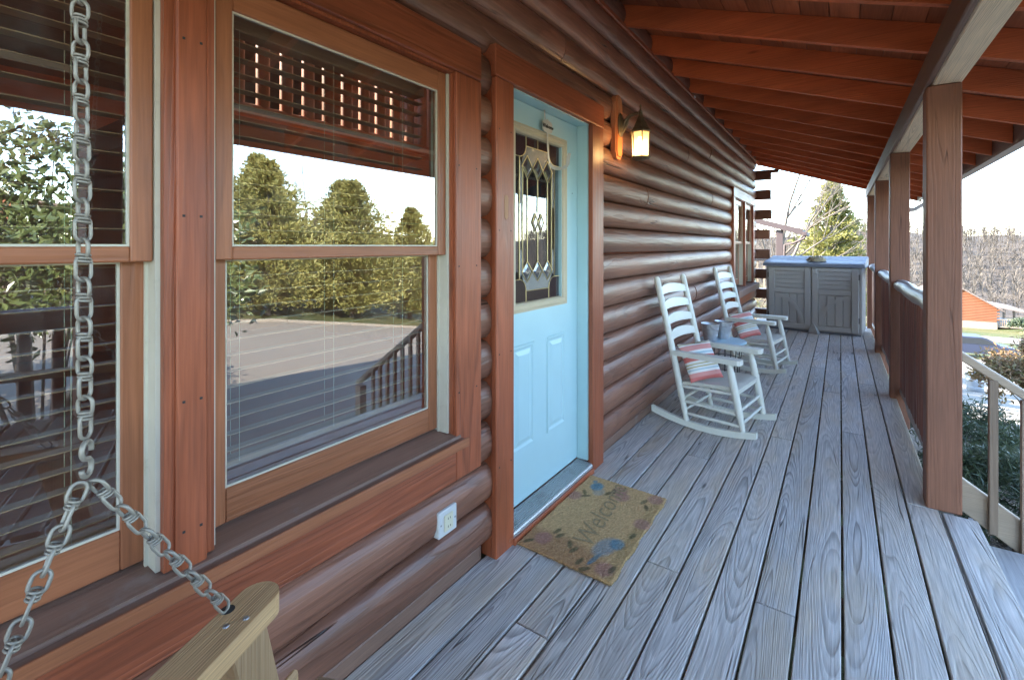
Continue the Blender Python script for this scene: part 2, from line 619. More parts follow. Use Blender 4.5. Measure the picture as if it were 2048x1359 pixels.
M['liner'] = plain('vinyl_liner', (0.56, 0.51, 0.40), 0.45, var=0.08, scale=20, dirt=(0.42, 0.36, 0.26))
M['white'] = plain('cream_chair_paint', (0.66, 0.655, 0.58), 0.45, var=0.06, scale=18, bump=0.06, bscale=120)
M['seatweave'] = plain('chair_seat_paint', (0.56, 0.54, 0.47), 0.6, var=0.15, scale=30, bump=0.2, bscale=90)
M['galv'] = plain('galvanised_steel', (0.50, 0.51, 0.53), 0.42, 0.75, var=0.25, scale=35)
M['chain'] = plain('zinc_chain', (0.30, 0.265, 0.215), 0.5, 0.4, var=0.2, scale=60, dirt=(0.30, 0.27, 0.22))
M['iron'] = plain('dark_wire', (0.05, 0.045, 0.045), 0.5, 0.6)
M['bronze'] = plain('bronze_metal', (0.16, 0.12, 0.07), 0.45, 0.6, var=0.35, scale=40, bump=0.15)
M['brass'] = plain('brass_came', (0.60, 0.47, 0.24), 0.35, 0.6)
M['alum'] = plain('threshold_metal', (0.50, 0.50, 0.49), 0.4, 0.6, var=0.15, dirt=(0.3, 0.27, 0.23))
M['bluetop'] = plain('pale_blue_paint', (0.38, 0.56, 0.66), 0.4, var=0.05)
M['resin'] = plain('taupe_resin', (0.36, 0.335, 0.31), 0.55, var=0.07, scale=25, bump=0.12, bscale=140)
M['lid'] = plain('slate_resin', (0.13, 0.145, 0.19), 0.42, var=0.08, scale=20)
M['lidrib'] = plain('sky_sheen_lid_resin', (0.36, 0.38, 0.43), 0.45, var=0.1, scale=20)  # lighter tone paints the sky reflection onto the lid ribs
M['rope'] = plain('rope_fibre', (0.34, 0.28, 0.18), 0.8, var=0.3, scale=60, bump=0.4, bscale=120)
M['stone'] = plain('grey_stone', (0.36, 0.35, 0.33), 0.8, var=0.3, scale=14, bump=0.4, bscale=30)
M['plastic'] = plain('outlet_plastic', (0.60, 0.60, 0.58), 0.4, var=0.03)
M['almond'] = plain('almond_plastic', (0.64, 0.60, 0.44), 0.35, var=0.03)
M['black'] = plain('dark_void', (0.02, 0.02, 0.02), 0.7)
M['darkcloth'] = plain('sunblock_cloth', (0.035, 0.028, 0.035), 0.9)
M['screw'] = plain('screw_metal', (0.35, 0.34, 0.33), 0.4, 0.8)
M['pewter'] = plain('pewter_metal', (0.50, 0.48, 0.43), 0.5, 0.2, var=0.12)
M['glass'] = glass_mat('window_glass', 2.9, wav=0.012)
M['doorglass'] = glass_mat('leaded_glass', 2.0, (0.75, 0.78, 0.8))
M['gutter'] = plain('gutter_paint', (0.20, 0.15, 0.13), 0.45, var=0.08)
M['shingle'] = plain('roof_shingle', (0.17, 0.125, 0.10), 0.85, var=0.35, scale=9, bump=0.4)
M['found'] = plain('block_foundation', (0.30, 0.285, 0.26), 0.85, var=0.15, bump=0.3)

# ------------------------------------------------------------------ setting: ground, driveway
def gz(x, y):
    pts = [(-400, -0.6), (2.0, -0.95), (4.5, -1.05), (10, -1.6), (28, -4.8), (50, -7.0), (83, -9.1), (120, -11.5), (150, -12.0),
           (185, -6.0), (230, 2.5), (300, 7.0), (900, 8.0)]
    yy = y + max(0.0, x - 20.0) * 0.0
    z = pts[-1][1]
    for (a, za), (b, zb) in zip(pts, pts[1:]):
        if yy <= b:
            k = max(0.0, (yy - a) / (b - a))
            z = za + (zb - za) * k
            break
    if x > 17 and y < 110:
        z += min(4.0, (x - 17) * 0.10)
    if y > 140:
        z += 1.6 * math.sin(x * 0.045 + 1.0) + 1.0 * math.sin(x * 0.11)
    return z


def sheet(name, xs, ys, mat, dz=0.0, kind='structure'):
    b = MB()
    nx = len(xs)
    vs = [(x, y, gz(x, y) + dz) for y in ys for x in xs]
    fs = []
    for j in range(len(ys) - 1):
        for i in range(nx - 1):
            fs.append((j * nx + i, j * nx + i + 1, (j + 1) * nx + i + 1, (j + 1) * nx + i))
    b.add(vs, fs)
    o = b.build(name, mat, smooth=True, org=(0, 0, 0), fix=False)
    tag(o, kind=kind)
    return o


def lawn_mat():
    t = NT('winter_lawn')
    o = t.obj()
    a = t.noise(o, 0.12, 4.0)
    b = t.noise(o, 3.0, 5.0, 0.7)
    c = t.mix(t.mapr(a, 0.35, 0.65), (0.085, 0.08, 0.03), (0.05, 0.062, 0.018))
    c = t.mix(t.mapr(b, 0.5, 0.75), c, (0.16, 0.125, 0.07))
    c = t.mix(t.mapr(t.sep(o)[1], 100, 125), c, (0.085, 0.068, 0.052))
    t.bsdf(c, 0.9, 0, 0.2, t.bump(t.noise(o, 30, 3.0), 0.6, 0.03))
    return t.mat


def drive_mat():
    t = NT('tan_pavement')
    o = t.obj()
    a = t.noise(o, 0.35, 5.0, 0.6)
    b = t.noise(o, 60.0, 2.0)
    c = t.mix(a, (0.25, 0.215, 0.165), (0.20, 0.17, 0.135))
    c = t.mix(t.m('MULTIPLY', b, 0.35), c, (0.11, 0.10, 0.09))
    y = t.sep(o)
    st = t.m('LESS_THAN', t.m('ABSOLUTE', t.m('SUBTRACT', t.m('FRACT', t.m('DIVIDE', y[1], 3.0)), 0.5)), 0.004)
    c = t.mix(st, c, (0.12, 0.11, 0.1))
    t.bsdf(c, 0.85, 0, 0.25, t.bump(b, 0.3, 0.004))
    return t.mat


def mulch_mat():
    t = NT('mulch_bed')
    o = t.obj()
    v = t.n('ShaderNodeTexVoronoi')
    t.set(v.inputs['Vector'], o)
    v.inputs['Scale'].default_value = 38
    c = t.mix(t.sep(v.outputs['Color'])[0], (0.07, 0.05, 0.035), (0.20, 0.15, 0.11))
    t.bsdf(c, 0.9, 0, 0.2, t.bump(v.outputs['Distance'], 0.9, 0.02))
    return t.mat


M['lawn'] = lawn_mat()
M['drive'] = drive_mat()
M['mulch'] = mulch_mat()
xs = [-900, -500, -250, -120, -60] + [x for x in range(-40, 62, 3)] + [80, 110, 150, 220, 350, 600, 1000]
ys = [-700, -300, -120, -60, -30, -15, -8, -3, 0, 2, 3.2, 4.5, 6, 8, 10, 13, 16, 20, 24, 28, 33, 40, 50, 60, 72, 83, 100, 120, 135, 150,
      160, 172, 185, 200, 215, 230, 260, 300, 420, 900]
sheet('ground', xs, ys, M['lawn'])
ys2 = [-30, -15, -8, -3, 0, 2, 3.2, 4.5, 6, 8, 10, 13, 16, 20, 24, 28, 33, 40, 46]
sheet('driveway', [3.25, 6, 9, 12, 15, 16.9], ys2, M['drive'], 0.012)
sheet('road', [-60, -30, -10, 0, 8, 14, 17, 20, 25, 35, 60], [64, 66, 68.5, 71], M['drive'], 0.02)
sheet('garden_bed', [1.85, 2.4, 3.0, 3.2], [-6, -3, 0, 2, 3.2, 4.5, 6, 8, 10, 12], M['mulch'], 0.02)
# kerb along the driveway
for i, (xa, yy0, yy1) in enumerate([(3.23, -10, 30), (16.95, -10, 40)]):
    b = MB()
    yk = [y for y in ys2 if yy0 <= y <= yy1]
    for y0_, y1_ in zip(yk, yk[1:]):
        b.add([(xa - 0.07, y0_, gz(xa, y0_) - 0.1), (xa + 0.07, y0_, gz(xa, y0_) - 0.1), (xa + 0.07, y0_, gz(xa, y0_) + 0.12),
               (xa - 0.07, y0_, gz(xa, y0_) + 0.12), (xa - 0.07, y1_, gz(xa, y1_) - 0.1), (xa + 0.07, y1_, gz(xa, y1_) - 0.1),
               (xa + 0.07, y1_, gz(xa, y1_) + 0.12), (xa - 0.07, y1_, gz(xa, y1_) + 0.12)],
              [(0, 1, 5, 4), (1, 2, 6, 5), (2, 3, 7, 6), (3, 0, 4, 7)])
    k = b.build('kerb', M['drive'], org=(0, 0, 0))
    tag(k, kind='structure')

# ------------------------------------------------------------------ porch deck
deck = empty('porch_deck', (0.8, 4, -0.02), kind='structure')
PITCH = 0.1415
gaps = [0.823 + PITCH * k for k in range(-6, 8)]          # left edges of the boards
gapw = 0.0092
DE = 1.662
joint = {-4: [-0.6, 1.439, 5.2], -3: [0.9, 3.243, 7.0], -2: [2.047, 6.2], -1: [-0.9, 4.9], 0: [-1.1, 3.9, 8.0], 1: [2.053, 6.408],
         2: [0.2, 5.4], 3: [-0.3, 4.3, 7.6], 4: [0.7, 5.9], 5: [-0.5, 3.30], -5: [0.7, 4.4], -6: [-1, 3.9], 6: [1.5], 7: [1.9]}
for k in range(-6, 8):
    x0 = 0.823 + PITCH * k + gapw / 2
    x1 = x0 + PITCH - gapw
    ya, yb = -2.6, 10.15
    if k == -6:
        x0 = -0.062
    if k == 5:
        x1 = min(x1, DE)
    if k >= 6:
        ya, yb = 0.9, 3.29
    if k == 7:
        continue
    js = [ya] + [j for j in joint.get(k, []) if ya < j < yb] + [yb]
    for a, c in zip(js, js[1:]):
        b = MB()
        h = random.uniform(-0.0015, 0.0015)
        b.box((x0, a + 0.002, -0.03 + h), (x1, c - 0.002, h), 0.003)
        b.build('plank', M['deck'], deck)
# the last strip by the stair: rest of the board beyond the edge line
b = MB()
b.box((DE + 0.004, 0.9, -0.031), (0.823 + PITCH * 6 - gapw / 2, 3.285, -0.001), 0.003)
b.build('plank', M['deck'], deck)
for y in [-2.5 + 0.6 * i for i in range(22)]:
    b = MB()
    b.box((-0.08, y - 0.02, -0.24), (1.60, y + 0.02, -0.034))
    b.build('joist', M['tan_x'], deck)
b = MB()
b.box((1.605, -2.6, -0.26), (1.643, 10.14, -0.034))
b.build('rim_joist', M['tan_x'], deck)
b = MB()
b.box((1.72, 0.92, -0.24), (1.76, 3.27, -0.034))
b.build('rim_joist', M['tan_x'], deck)

# ------------------------------------------------------------------ stair
st = empty('porch_stairs', (2.4, 2.1, -0.95), 'grey weathered wooden stairs with a tan handrail beside the brown porch post', 'stairs')
RISE, RUN = 0.17, 0.265
for i in range(5):
    b = MB()
    zt = -RISE * (i + 1)
    xa = 1.815 + RUN * i
    b.box((xa - 0.004, 0.86, zt - 0.036), (xa + RUN - 0.006, 3.43, zt), 0.006)
    b.build('tread', M['stair'], st)
    b = MB()
    b.box((xa - 0.022, 0.90, zt - RISE + 0.004), (xa - 0.006, 3.40, zt + RISE - 0.038 if i else -0.04))
    b.build('riser', M['stair'], st)
for y in (3.49, 0.80):
    b = MB()
    b.beam((1.70, y, 0.10), (3.15, y, 0.10 - 1.45 * 0.70), 0.04, 0.145, ch=0.004)
    b.build('stringer', M['tan_x'], st)
    b = MB()
    b.beam((1.70, y, 0.845), (3.15, y, 0.845 - 1.45 * 0.72), 0.09, 0.042, ch=0.006)
    b.build('handrail', M['tan_x'], st)
    for i in range(9):
        x = 1.895 + 0.118 * i
        zt = 0.845 - (x - 1.70) * 0.72
        zb = 0.12 - (x - 1.70) * 0.70
        b = MB()
        b.box((x - 0.017, y - 0.055 if y > 2 else y + 0.022, zb - 0.10), (x + 0.017, y - 0.022 if y > 2 else y + 0.055, zt - 0.022), 0.002)
        b.build('baluster', M['tan_z'], st)
    b = MB()
    b.box((3.06, y - 0.045, -1.0), (3.15, y + 0.045, -0.22), 0.004)
    b.build('newel', M['tan_z'], st)

# ------------------------------------------------------------------ porch posts, railings
PX0, PX1 = 1.615, 1.755
POSTS = [(-2.45, 'with the railing behind the porch swing'), (0.70, 'on the near side of the stair opening'),
         (3.30, 'at the stair opening where the handrail starts'), (5.50, 'between the two nearer bays of log railing'),
         (7.72, 'between the farther bays of log railing'), (9.93, 'at the porch corner behind the storage cabinet')]
for (y, wh) in POSTS:
    p = empty('porch_post', ((PX0 + PX1) / 2, y + 0.07, 0), 'square brown timber porch post ' + wh, 'post', 'porch posts')
    b = MB()
    b.box((PX0, y, -0.26 if y > 3.5 else -0.001), (PX1, y + 0.14, 2.222), 0.006)
    b.build('shaft', M['post'], p)
    if y > 3.5:
        b = MB()
        b.box((PX0 + 0.01, y + 0.01, gz(1.7, y) - 0.1), (PX1 - 0.01, y + 0.13, -0.262))
        b.build('footing', M['found'], p)
    else:
        b = MB()
        b.box((PX0 + 0.02, y + 0.02, -1.1), (PX1 - 0.02, y + 0.12, -0.04))
        b.build('footing', M['found'], p)

RX = 1.690
sp_src = None


def spindle(parent, x, y, z0, z1):
    global sp_src
    if sp_src is None:
        b = MB()
        L = z1 - z0
        b.tube([(0, 0, -L / 2), (0, 0, -L / 2 + 0.05), (0.002, 0, 0), (0, 0, L / 2 - 0.05), (0, 0, L / 2)], [0.017, 0.026, 0.028, 0.026, 0.017], 9)
        sp_src = b.build('spindle', M['spindle'], parent, smooth=True, org=(0, 0, 0))
        WL[sp_src] = Vector((x, y, (z0 + z1) / 2))
        sp_src.location = WL[sp_src] - WL[parent]
        sp_src.rotation_euler = (0, 0, 1.0)
        return sp_src
    return inst(sp_src, parent, (x, y, (z0 + z1) / 2), (random.uniform(-0.008, 0.008), random.uniform(-0.008, 0.008), random.uniform(0, 6)))


def log_rail(parent, name, x, y0, y1, z, r, mat):
    b = MB()
    n = 14
    ph = random.uniform(0, 6)
    path = [(x + 0.004 * math.sin(ph + i * 0.8), y0 + (y1 - y0) * i / n, z + 0.004 * math.cos(ph * 2 + i * 0.9)) for i in range(n + 1)]
    b.tube(path, [r * (1 + 0.05 * math.sin(ph + i * 1.7)) for i in range(n + 1)], 14)
    return b.build(name, mat, parent, smooth=True, auto=50)


def railing(y0, y1, label):
    e = empty('log_railing', (RX, (y0 + y1) / 2, 0), label, 'railing', 'log railings along the porch edge')
    log_rail(e, 'top_rail', RX, y0, y1, 1.03, 0.053, M['rail_y'])
    log_rail(e, 'bottom_rail', RX + 0.03, y0, y1, 0.075, 0.042, M['rail_y'])
    n = int((y1 - y0) / 0.118)
    for i in range(n):
        y = y0 + (y1 - y0) * (i + 0.5) / n
        spindle(e, RX + 0.015, y, 0.085, 1.0)


railing(3.44, 5.50, 'log porch railing of dark spindles starting at the post by the stairs')
railing(5.64, 7.72, 'middle bay of log railing opposite the farther rocking chair')
railing(7.86, 9.93, 'log railing bay ending at the porch corner beside the storage cabinet')
railing(-2.31, 0.70, 'log railing in front of the hanging porch swing')

# ------------------------------------------------------------------ log cabin
cabin = empty('log_cabin', (-3.5, 4, -1.0), 'brown log cabin with two front windows, an aqua door and a covered porch', 'cabin')
LP = 0.181
Z00 = 0.06
WY0, WY1 = -4.5, 9.72


def log_piece(y0, y1, z, parent=cabin, bulge=0.062, xb=-0.085, mat=None, lp=LP):
    b = MB()
    n = max(1, int((y1 - y0) / 0.30))
    m = 9
    ph = random.uniform(0, 9)
    vs = []
    for i in range(n + 1):
        y = y0 + (y1 - y0) * i / n
        w = 0.003 * math.sin(y * 2.3 + ph) + 0.002 * math.sin(y * 5.1 + ph * 2)
        for k in range(m):
            a = -PI / 2 + PI * k / (m - 1)
            cx = xb + (bulge + w) * max(0.0, math.cos(a)) ** 0.80
            zz = z + lp / 2 + (lp / 2 - 0.0015) * math.sin(a) * (0.985 + 0.01 * math.sin(ph + y))
            vs.append((cx, y, zz))
        vs.append((-0.15, y, z + lp - 0.002))
        vs.append((-0.15, y, z + 0.002))
    mm = m + 2
    fs = []
    for i in range(n):
        for k in range(mm):
            k2 = (k + 1) % mm
            fs.append((i * mm + k, i * mm + k2, (i + 1) * mm + k2, (i + 1) * mm + k))
    fs.append(tuple(range(mm)))
    fs.append(tuple(n * mm + k for k in reversed(range(mm))))
    b.add(vs, fs)
    return b.build('log', mat or M['log'], parent, smooth=True, auto=55)


# openings (y0, y1, z0, z1) in the wall
OPEN = [(-0.50, 1.44, 0.60, 2.10), (1.73, 2.68, -0.2, 2.15), (7.42, 9.22, 0.70, 2.12)]
jnts = {9: [3.75], 13: [2.35, 6.0], 11: [3.62], 7: [4.8], 4: [5.3], 14: [4.4, 7.5], 15: [3.1, 7.0], 12: [0.3, 5.0], 2: [4.1], 10: [6.1]}
for c in range(17):
    z = Z00 + LP * c
    if z > 3.0:
        break
    segs = [(WY0, WY1)]
    for (a, bb, z0, z1) in OPEN:
        if z + LP > z0 + 0.02 and z < z1 - 0.02:
            ns = []
            for (s0, s1) in segs:
                if bb <= s0 or a >= s1:
                    ns.append((s0, s1))
                else:
                    if a > s0:
                        ns.append((s0, a))
                    if bb < s1:
                        ns.append((bb, s1))
            segs = ns
    for j in jnts.get(c, []):
        ns = []
        for (s0, s1) in segs:
            if s0 + 0.1 < j < s1 - 0.1:
                ns += [(s0, j - 0.0012), (j + 0.0012, s1)]
            else:
                ns.append((s0, s1))
        segs = ns
    for (s0, s1) in segs:
        log_piece(s0, s1, z)
# bottom trim strip and foundation
b = MB()
b.box((-0.14, WY0, -0.034), (-0.065, 1.645, Z00 - 0.003), 0.004)
b.build('base_trim', M['sill'], cabin)
b = MB()
b.box((-0.14, 2.84, -0.034), (-0.065, WY1, Z00 - 0.003), 0.004)
b.build('base_trim', M['sill'], cabin)
b = MB()
b.box((-6.9, WY0, -3.2), (-0.15, WY1, -0.04))
b.build('foundation', M['found'], cabin)
# side wall logs crossing the corner: alternate tails stick out in front
for c in range(16):
    z = Z00 + LP * c
    if c % 2 == 0:
        b = MB()
        xo = 0.20 + random.uniform(-0.015, 0.02)
        b.box((-6.9, WY1 + 0.004, z + 0.004), (xo, WY1 + 0.15, z + LP - 0.006), 0.006)
        b.build('corner_log', M['log_x'], cabin)
    else:
        b = MB()
        b.box((-6.9, WY1 + 0.02, z - 0.002), (-0.09, WY1 + 0.14, z + LP), 0.004)
        b.build('corner_log', M['log_x'], cabin)
b = MB()
b.box((-0.15, WY1 + 0.006, Z00 + LP * 15 - 0.06), (0.33, WY1 + 0.10, Z00 + LP * 15 - 0.006), 0.004)
b.build('corner_log', M['log_x'], cabin)
# rear and inner walls, floor, ceiling of the room behind the windows
def slab(name, lo, hi, mat, parent=cabin):
    q = MB()
    q.box(lo, hi)
    return q.build(name, mat, parent)


slab('rear_wall', (-6.9, -4.5, -0.03), (-6.75, WY1, 4.2), M['inner'])
slab('end_wall', (-6.9, -4.65, -0.03), (-0.15, -4.502, 4.2), M['inner'])
slab('inner_wall', (-6.74, 4.6, 0.0), (-0.16, 4.7, 4.2), M['inner'])
slab('inner_wall', (-2.6, 6.6, 0.0), (-2.5, WY1, 4.2), M['inner'])
slab('room_floor', (-6.75, -4.5, -0.03), (-0.16, WY1, 0.0), M['inner'])
slab('loft_floor', (-6.7, 1.2, 2.10), (-2.4, 4.55, 2.30), M['inner'])
# main roof of the cabin
RT = 0.14
ridge = (-3.5, 5.3)
RY0, RY1 = WY0 - 0.5, 10.35
kr = (5.3 - 3.0) / 4.1


def roof_piece(xa, xb, ya, yb, name='roof', mat='shingle', th=RT):
    q = MB()
    f = (lambda x: 3.14 + (0.25 - x) * (5.3 - 3.14) / 3.75) if xa >= -3.5 else (lambda x: 5.3 - (-3.5 - x) * kr)
    q.prism([(xa, f(xa)), (xb, f(xb)), (xb, f(xb) + th), (xa, f(xa) + th)], (0, ya, 0), (1, 0, 0), (0, 0, 1), (0, yb - ya, 0))
    return q.build(name, M[mat], cabin)


roof_piece(-3.5, 0.25, RY0, RY1)
roof_piece(-7.6, -5.4, RY0, RY1)
roof_piece(-3.8, -3.501, RY0, RY1)
roof_piece(-5.4, -3.8, RY0, 0.35)  # unseen gap left in the rear slope, added so sun lights the room
roof_piece(-5.4, -3.8, 2.4, RY1)
sun_blk = empty('door_sunblock', (-0.17, 2.2, 1.5), 'dark curtain added behind the leaded door glass to stop sun', 'sunblock')  # added blocker: keeps sun from the roof gap off the deck
q = MB()
for i in range(12):
    ya = 1.90 + i * 0.05
    q.prism([(0, 0), (0.0125, 0.012), (0.025, 0.016), (0.0375, 0.012), (0.05, 0), (0.05, -0.004), (0, -0.004)], (-0.185, ya, 1.02), (0, 1, 0), (1, 0, 0), (0, 0, 1.0))
q.build('cloth', M['darkcloth'], sun_blk)
slab('gable_wall', (-6.9, WY1 + 0.02, Z00 + LP * 16), (-0.15, WY1 + 0.12, 3.2), M['log_x'])
b = MB()
b.prism([(-6.9, 3.2), (-0.15, 3.2), (-3.5, 5.2)], (0, WY1 + 0.02, 0), (1, 0, 0), (0, 0, 1), (0, 0.1, 0))
b.build('gable_wall', M['log_x'], cabin)
b = MB()
b.prism([(-6.9, 3.2), (-0.15, 3.2), (-3.5, 5.2)], (0, -4.64, 0), (1, 0, 0), (0, 0, 1), (0, 0.1, 0))
b.build('gable_wall', M['log_x'], cabin)
# loft railing of log spindles inside
lf = empty('loft_railing', (-2.45, 2.6, 2.6), 'reddish log loft railing seen inside through the nearer window', 'railing')
for i in range(17):
    b = MB()
    y = 1.35 + 0.19 * i
    b.tube([(-2.45, y, 2.42), (-2.45, y, 3.15)], 0.05, 10)
    b.build('spindle', M['inner_z'], lf, smooth=True, auto=50)
for z in (2.40, 3.18):
    b = MB()
    b.tube([(-2.45, 1.2, z), (-2.45, 4.55, z)], 0.065, 12)
    b.build('rail', M['inner'], lf, smooth=True, auto=50)
b = MB()
b.box((-2.53, 1.18, 0.0), (-2.37, 1.34, 3.9), 0.01)
b.build('post', M['inner_z'], lf)
b = MB()
b.beam((-2.32, 1.2, 2.2), (-2.32, 4.5, 2.2), 0.12, 0.22, ch=0.01)
b.build('beam', M['inner'], lf)


# ------------------------------------------------------------------ windows
def window(y0, y1, z0, z1, split=None):
    """double hung window filling the opening y0..y1, z0..z1; the frame is the part, the rest sub-parts"""
    b = MB()
    d0, d1 = -0.145, -0.004
    b.box((d0, y0 - 0.022, z0), (d1 - 0.012, y0, z1))
    b.box((d0, y1, z0), (d1 - 0.012, y1 + 0.022, z1))
    b.box((d0, y0 - 0.022, z1), (d1 - 0.012, y1 + 0.022, z1 + 0.024))
    w = b.build('window', M['trim_z'], cabin)
    zm = (z0 + z1) / 2 + 0.012
    # pale jamb liners
    for (a, c) in ((y0 + 0.0005, y0 + 0.010), (y1 - 0.010, y1 - 0.0005)):
        b = MB()
        b.box((-0.125, a, z0), (-0.034, c, z1 - 0.001))
        s = 1 if a < (y0 + y1) / 2 else -1
        ye = c if s > 0 else a
        for xx in (-0.082,):
            b.box((xx - 0.004, min(ye, ye + 0.006 * s), z0), (xx + 0.004, max(ye, ye + 0.006 * s), z1 - 0.001))
        b.build('jamb_liner', M['liner'], w)
    def sash(x0, x1, za, zb, sw, rb, rt):
        ya, yb = y0 + 0.012, y1 - 0.012
        for (a, c) in ((ya, ya + sw), (yb - sw, yb)):
            q = MB()
            q.box((x0, a, za), (x1, c, zb), 0.003)
            q.build('sash_stile', M['sash_z'], w)
        q = MB()
        q.box((x0 + 0.001, ya + sw, za), (x1 - 0.001, yb - sw, za + rb), 0.003)
        q.build('sash_rail', M['sash_y'], w)
        q = MB()
        q.box((x0 + 0.001, ya + sw, zb - rt), (x1 - 0.001, yb - sw, zb), 0.003)
        q.build('sash_rail', M['sash_y'], w)
        q = MB()
        xm = (x0 + x1) / 2
        q.box((xm - 0.004, ya + sw - 0.006, za + rb - 0.006), (xm + 0.004, yb - sw + 0.006, zb - rt + 0.006))
        q.build('pane', M['glass'], w)
        # glazing bead
        q = MB()
        g = 0.005
        xg = xm + 0.0045
        q.box((xg, ya + sw, za + rb), (xg + 0.005, ya + sw + g, zb - rt))
        q.box((xg, yb - sw - g, za + rb), (xg + 0.005, yb - sw, zb - rt))
        q.box((xg, ya + sw + g, za + rb), (xg + 0.005, yb - sw - g, za + rb + g))
        q.box((xg, ya + sw + g, zb - rt - g), (xg + 0.005, yb - sw - g, zb - rt))
        q.build('glazing_bead', M['liner'], w)
    sash(-0.072, -0.040, zm - 0.018, z1 - 0.002, 0.042, 0.034, 0.075)
    sash(-0.118, -0.086, z0 + 0.012, zm + 0.014, 0.046, 0.090, 0.032)
    return w


Z0W, Z1W = 0.640, 2.062
w2 = window(0.535, 1.400, Z0W, Z1W)
w1 = window(-0.435, 0.430, Z0W, Z1W)
# casing round the pair
CAS = [('z', 0.452, 0.516, 0.615, 2.07, -0.006), ('z', 1.405, 1.563, 0.456, 2.07, 0.0), ('z', -0.60, -0.445, 0.456, 2.07, 0.0)]
for (k, a, c, z0, z1, xo) in CAS:
    b = MB()
    b.box((-0.075, a, z0), (xo, c, z1 - 0.001), 0.004)
    b.build('casing', M['trim_z'], cabin)
b = MB()
b.box((-0.075, -0.60, 2.072), (0.001, 1.564, 2.212), 0.004)
b.build('casing', M['trim_y'], cabin)
b = MB()
b.box((-0.075, -0.444, 0.456), (0.0005, 1.4045, 0.598), 0.004)
b.build('casing', M['trim_y'], cabin)
# stop strips
for (a, c) in ((0.517, 0.534), (0.431, 0.451), (1.401, 1.4045)):
    b = MB()
    b.box((-0.075, a, Z0W), (-0.022, c, 2.07), 0.002)
    b.build('stop_strip', M['trim_z'], cabin)
# sloping sill
b = MB()
b.prism([(-0.15, 0.648), (0.002, 0.632), (0.004, 0.622), (0.034, 0.619), (0.036, 0.600), (-0.15, 0.600)], (0, -0.49, 0), (1, 0, 0), (0, 0, 1), (0, 1.918, 0))
b.build('sill', M['sill'], cabin)
b = MB()
b.box((0.0365, -0.492, 0.598), (0.047, 1.430, 0.632), 0.003)
b.build('sill_nosing', M['sash_y'], cabin)
# nail heads on the mullion and casing
for (y, zs) in ((0.466, (0.72, 1.02, 1.45, 1.86)), (0.502, (0.72, 1.02, 1.45, 1.86)), (1.42, (0.8, 1.3, 1.7)), (1.53, (0.8, 1.3, 1.7)), (1.69, (0.4, 0.9, 1.45, 1.9)),
                (1.78, (0.4, 0.9, 1.45, 1.9))):
    for z in zs:
        xo = -0.0055 if y < 1 else 0.0005
        nl = MB()
        nl.box((xo - 0.001, y - 0.0028, z - 0.0028), (xo + 0.0008, y + 0.0028, z + 0.0028))
        nl.build('nail_head', M['black'], cabin)

# far window pair
window(7.46, 8.30, 0.76, 2.08)
window(8.38, 9.18, 0.76, 2.08)
for (a, c) in ((7.33, 7.455), (8.305, 8.375), (9.185, 9.31)):
    b = MB()
    b.box((-0.075, a, 0.62), (0.0, c, 2.085), 0.004)
    b.build('casing', M['trim_z'], cabin)
b = MB()
b.box((-0.075, 7.33, 2.087), (0.001, 9.31, 2.23), 0.004)
b.build('casing', M['trim_y'], cabin)
b = MB()
b.box((-0.15, 7.30, 0.64), (0.075, 9.34, 0.745), 0.006)
b.build('sill', M['sill'], cabin)
b = MB()
b.box((-0.075, 7.34, 0.50), (0.02, 9.30, 0.637), 0.006)
b.build('casing', M['trim_y'], cabin)


def blind(y0, y1, z0, z1, x, label, n, tilt=0.05, w=0.05):
    e = empty('window_blind', (x, (y0 + y1) / 2, z1), label, 'blind', 'wooden slat blinds')
    src = None
    for i in range(n):
        z = z1 - 0.06 - (z1 - 0.06 - z0 - 0.02) * (i + 0.5) / n
        if src is None:
            b = MB()
            b.obox((0, 0, 0), ((math.cos(tilt), 0, math.sin(tilt)), (0, 1, 0), (-math.sin(tilt), 0, math.cos(tilt))), (w / 2, (y1 - y0) / 2, 0.0014))
            src = b.build('slat', M['slat'], e, org=(0, 0, 0))
            WL[src] = Vector((x, (y0 + y1) / 2, z))
            src.location = WL[src] - WL[e]
        else:
            inst(src, e, (x, (y0 + y1) / 2, z))
    b = MB()
    b.box((x - 0.03, y0, z1 - 0.055), (x + 0.028, y1, z1), 0.003)
    b.build('head_rail', M['slat'], e)
    b = MB()
    b.box((x - 0.026, y0, z0), (x + 0.026, y1, z0 + 0.018), 0.003)
    b.build('bottom_rail', M['slat'], e)
    for f in (0.14, 0.5, 0.86):
        yy = y0 + (y1 - y0) * f
        for dx in (-0.026, 0.027):
            b = MB()
            b.tube([(x + dx, yy, z0 + 0.01), (x + dx, yy, z1 - 0.05)], 0.0009, 4)
            b.build('cord', M['cream'], e)
    return e


blind(0.545, 1.392, 0.76, 2.045, -0.19, 'brown wooden slat blind behind the window next to the door', 27, 0.05, 0.036)
blind(-0.43, 0.425, 0.70, 2.045, -0.19, 'brown wooden slat blind behind the window at the porch swing', 28, 0.05, 0.036)
for (a, c, wh) in ((7.48, 8.28, 'half of the far window pair behind the rocking chair'), (8.40, 9.16, 'half of the far window pair next to the log corner')):
    blind(a, c, 0.80, 2.06, -0.19, 'brown slat blind in the ' + wh, 26, 0.5)

